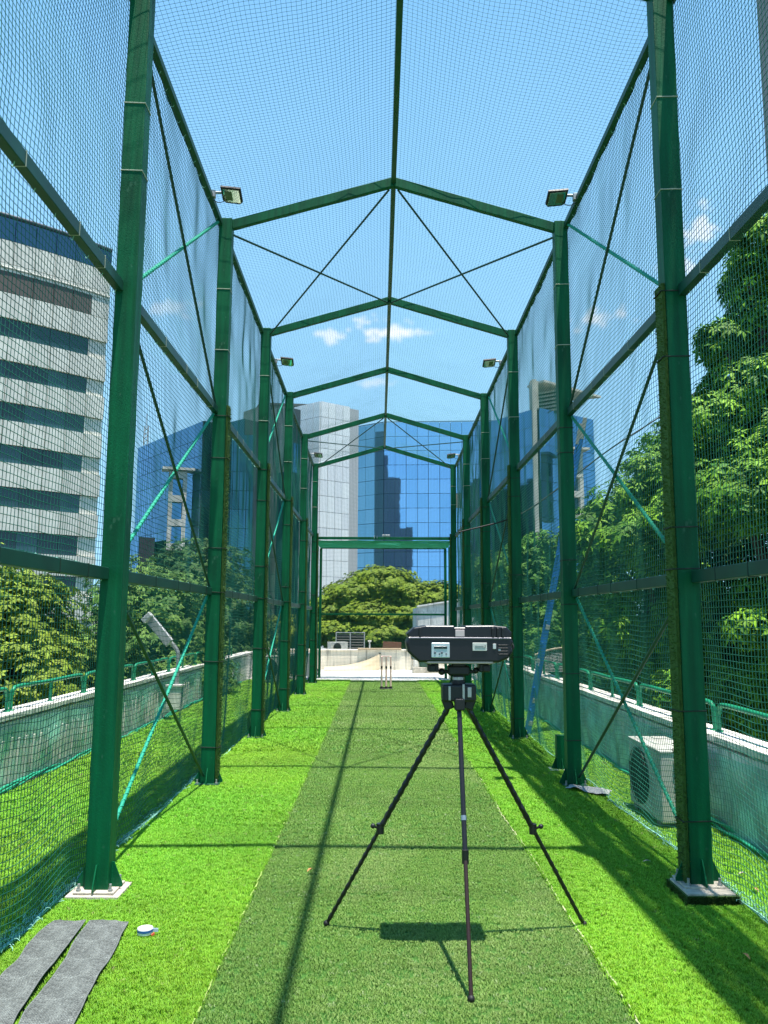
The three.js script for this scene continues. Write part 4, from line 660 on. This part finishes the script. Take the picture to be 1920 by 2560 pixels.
// px(x, y, depth): where the view's ray at a pixel of the 1659 x 2212 photo meets that depth (computed once, real places)
const GR = (a, b, k = 1) => (c, r, cl, cy) => { const f = .75 + .5 * r() + .18 * cl, m = r(); c.setRGB((a[0] + (b[0] - a[0]) * m) * f * k, (a[1] + (b[1] - a[1]) * m) * f * k, (a[2] + (b[2] - a[2]) * m) * f * k); };
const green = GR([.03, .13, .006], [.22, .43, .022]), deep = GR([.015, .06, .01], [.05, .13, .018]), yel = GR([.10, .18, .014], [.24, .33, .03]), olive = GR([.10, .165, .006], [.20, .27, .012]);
const TR = 'leafy trees beyond the right parapet', TL = 'trees beyond the left parapet';
tree('tall dark green tree with rosettes of long leaves at the right edge', [6.6, -6, -10.5], [[5.36,6.81,-10.5,.52,.44,.6],[5.04,6.27,-10.5,.37,.31,.42],[5.17,5.74,-10.5,.43,.37,.5],[4.65,5.41,-10.5,.37,.31,.42],[4.93,4.77,-10.5,.58,.5,.67],[5.5,5.1,-10.5,.6,.5,.7],[4.41,4.32,-10.5,.52,.44,.6],[5.07,3.94,-10.5,.8,.68,.92],[4.42,3.44,-10.2,.66,.56,.76],[4.6,3.1,-9.6,.75,.5,.9],[5.6,1.94,-10.4,.85,.73,.98],[5.7,1.08,-10.2,.84,.71,.96],[4.9,.6,-10.2,.67,.57,.77],[5.29,3.59,-10,.94,.7,1.08],[6.3,2.2,-10,1.2,1.3,1.2],[4.3,1.55,-9.2,.4,.22,.45],[3.7,.75,-10.2,.35,.3,.4],[5.2,3.4,-8.6,.9,.5,.9]], 11000, whorl, green, { seed: 3, mat: lm, cut: -.15, tr: .22, group: TR });
tree('dark green tree with rosettes of long leaves behind the second right post', [5.4, -6, -13], [[4.94,4.49,-13,.57,.49,.66],[4.42,3.94,-13,.61,.52,.7],[4.78,3.48,-13,.76,.65,.88],[3.94,3.48,-13,.57,.49,.66],[3.48,3.02,-13,.57,.49,.66],[4.05,2.8,-12.5,.82,.5,.94],[5.1,2.32,-13,.95,.81,1.1],[3.6,2.1,-13.1,.68,.5,.78],[4.8,1.5,-13.2,.95,.8,1.09],[3.9,.9,-13.4,.66,.56,.76],[4.9,.6,-13,.86,.73,.99],[3.55,1.6,-12.3,.35,.25,.4],[5.3,.6,-12.4,1,1.2,1.2],[4.5,3.1,-11.7,.7,.45,.8]], 9500, whorl, green, { seed: 7, mat: lm, cut: -.2, tr: .2, group: TR });
tree('added dense tree, its dark leaves a backing for the shade beyond the right parapet', [7.4, -6, -8.6], [[6.6,2.6,-8.4,1.3,1.0,1.6],[6.8,1.2,-8.6,1.4,1.3,1.8],[6.4,.1,-9,1.5,1.1,2.2],[5.6,.2,-7.2,1.2,.9,1.6],[6.2,1.6,-6.6,1.2,1.3,1.5],[6.9,3.9,-9.4,1.1,.9,1.4],[6.9,1.4,-12.6,1.5,1.9,2],[6.3,2.8,-12.2,1.2,1.0,1.4],[5.8,.2,-13.5,1.4,1.2,1.6]], 12000, whorl, deep, { seed: 33, mat: lm, cut: -.5, tr: .2, s: 1.15, group: TR });  // added tree: dark leaf colour stands in for the shade behind the crowns
tree('lighter green bushy tree by the blue ladder', [4.2, -6, -17.5], [[3.23,2.62,-18,.79,.67,.91],[2.9,2.1,-18,.63,.54,.73],[3.76,3.04,-18,.63,.54,.73],[3.84,1.9,-18,.84,.72,.97],[3.35,1.4,-17.5,.6,.65,.89],[3.89,1.01,-17.4,.71,.61,.82],[4.6,1.6,-17,.9,1.2,1.1]], 7000, sprig, GR([.03, .13, .012], [.12, .28, .03]), { seed: 9, mat: lm, s: 1.25, cut: -.3, tr: .16, group: TR });
tree('small green tree behind the far right posts', [4.0, -6, -25], [[3.6,3.1,-26,.84,.71,.96],[3.4,2.3,-26,.76,.65,.88],[3.9,1.74,-26,.91,.78,1.05],[4.8,1.6,-25,1.2,1.5,1.4]], 2600, sprig, GR([.025, .09, .010], [.08, .19, .025]), { seed: 12, mat: lm, s: 1.5, cut: -.3, tr: .15, group: TR });
tree('yellow green tree at the left edge below the office building', [-6.2, -6, -11], [[-5.4, 1.9, -11, 1.05, .65, 1.2], [-4.7, 1.6, -11, .6, .6, .9], [-5.9, 1.1, -10.8, 1.2, .9, 1.3], [-4.6, .7, -10.8, .9, .9, 1.3], [-5.3, -.1, -10.4, 1.3, 1.0, 1.6], [-6.8, .6, -10, 1.2, 1.5, 1.4]], 9000, sprig, yel, { seed: 15, mat: lm, s: 1.1, cut: -.15, tr: .17, group: TL });
tree('green tree behind the grey parapet lamp on the left', [-5.6, -6, -17.6], [[-5.2, 1.9, -17.6, 1.1, 1.0, 1.3], [-4.3, 1.6, -17.4, 1.0, 1.0, 1.3], [-4.8, .5, -17, 1.4, 1.1, 1.6], [-3.9, .5, -17.6, .8, 1.0, 1.2], [-5.6, .4, -16.6, 1.2, 1.2, 1.4]], 8000, sprig, GR([.05, .13, .02], [.15, .27, .045]), { seed: 18, mat: lm, s: 1.25, cut: -.2, tr: .18, group: TL });
tree('darker green tree behind the second and third left posts', [-5.4, -6, -24], [[-5.2, 2.9, -24, 1.5, 1.1, 1.4], [-4.6, 1.6, -24, 1.4, 1.3, 1.6], [-3.9, .6, -24.5, 1.2, 1.1, 1.5], [-6.2, 1.6, -23.5, 1.4, 1.4, 1.6], [-5, .4, -23, 1.6, 1.2, 1.8]], 7000, sprig, GR([.025, .08, .018], [.08, .16, .035]), { seed: 21, mat: lm, s: 1.5, cut: -.25, tr: .18, group: TL });
tree('wide umbrella shaped olive green tree behind the end wall', [.2, -6, -60], [[.3, 4.3, -60, 2.6, 1.2, 3], [-1.7, 3.4, -59.5, 2.6, 1.1, 2.8], [-3.6, 2.3, -59.3, 2.3, 1.0, 2.6], [2.6, 3.3, -59.5, 2.6, 1.1, 2.8], [4.6, 3.2, -59.5, 2.2, 1.2, 2.6], [-.6, 2.1, -58.2, 2.8, .9, 2.6], [1.8, 1.9, -58.2, 2.8, .9, 2.6], [-3, .7, -58, 2.8, 1.0, 2.6], [.4, .5, -57.6, 3.0, 1.0, 2.6], [3.6, .6, -58, 2.8, 1.2, 2.4], [-6, .6, -59, 2.4, 1.4, 2.6], [6.6, 1.6, -59, 2.2, 1.8, 2.6]], 42000, fine, olive, { seed: 25, mat: leafMat(.2), s: 1.15, cut: -.3, cf: 1.4, tr: .45, fork: .5 });
// a far wood that closes the view at street level
{ const r = rng(41), im = new THREE.InstancedMesh(clump, leafMat(0), 14000), o = new THREE.Object3D(), c = new THREE.Color(); for (let i = 0; i < 14000; i++) { const a = r(), s = r() < .5 ? -1 : 1, x = s * (7 + a * 26), z = -34 - r() * 40, h = -6 + 6.2 * Math.pow(r(), .6) + 1.3 * noise(x * .25, z * .2); o.position.set(x, h, z); o.rotation.set(r() * .8, r() * 6, r() * .8); o.scale.setScalar(2 + r() * 1.6); o.updateMatrix(); im.setMatrixAt(i, o.matrix); deep(c, r, 0, 0); im.setColorAt(i, c); } im.name = 'far_shrubbery'; im.castShadow = im.receiveShadow = true; scene.add(im); stuff(im); tag(im, 'mass of far dark green shrubbery at street level between the buildings', 'shrubbery'); }

renderer.render(scene, camera);
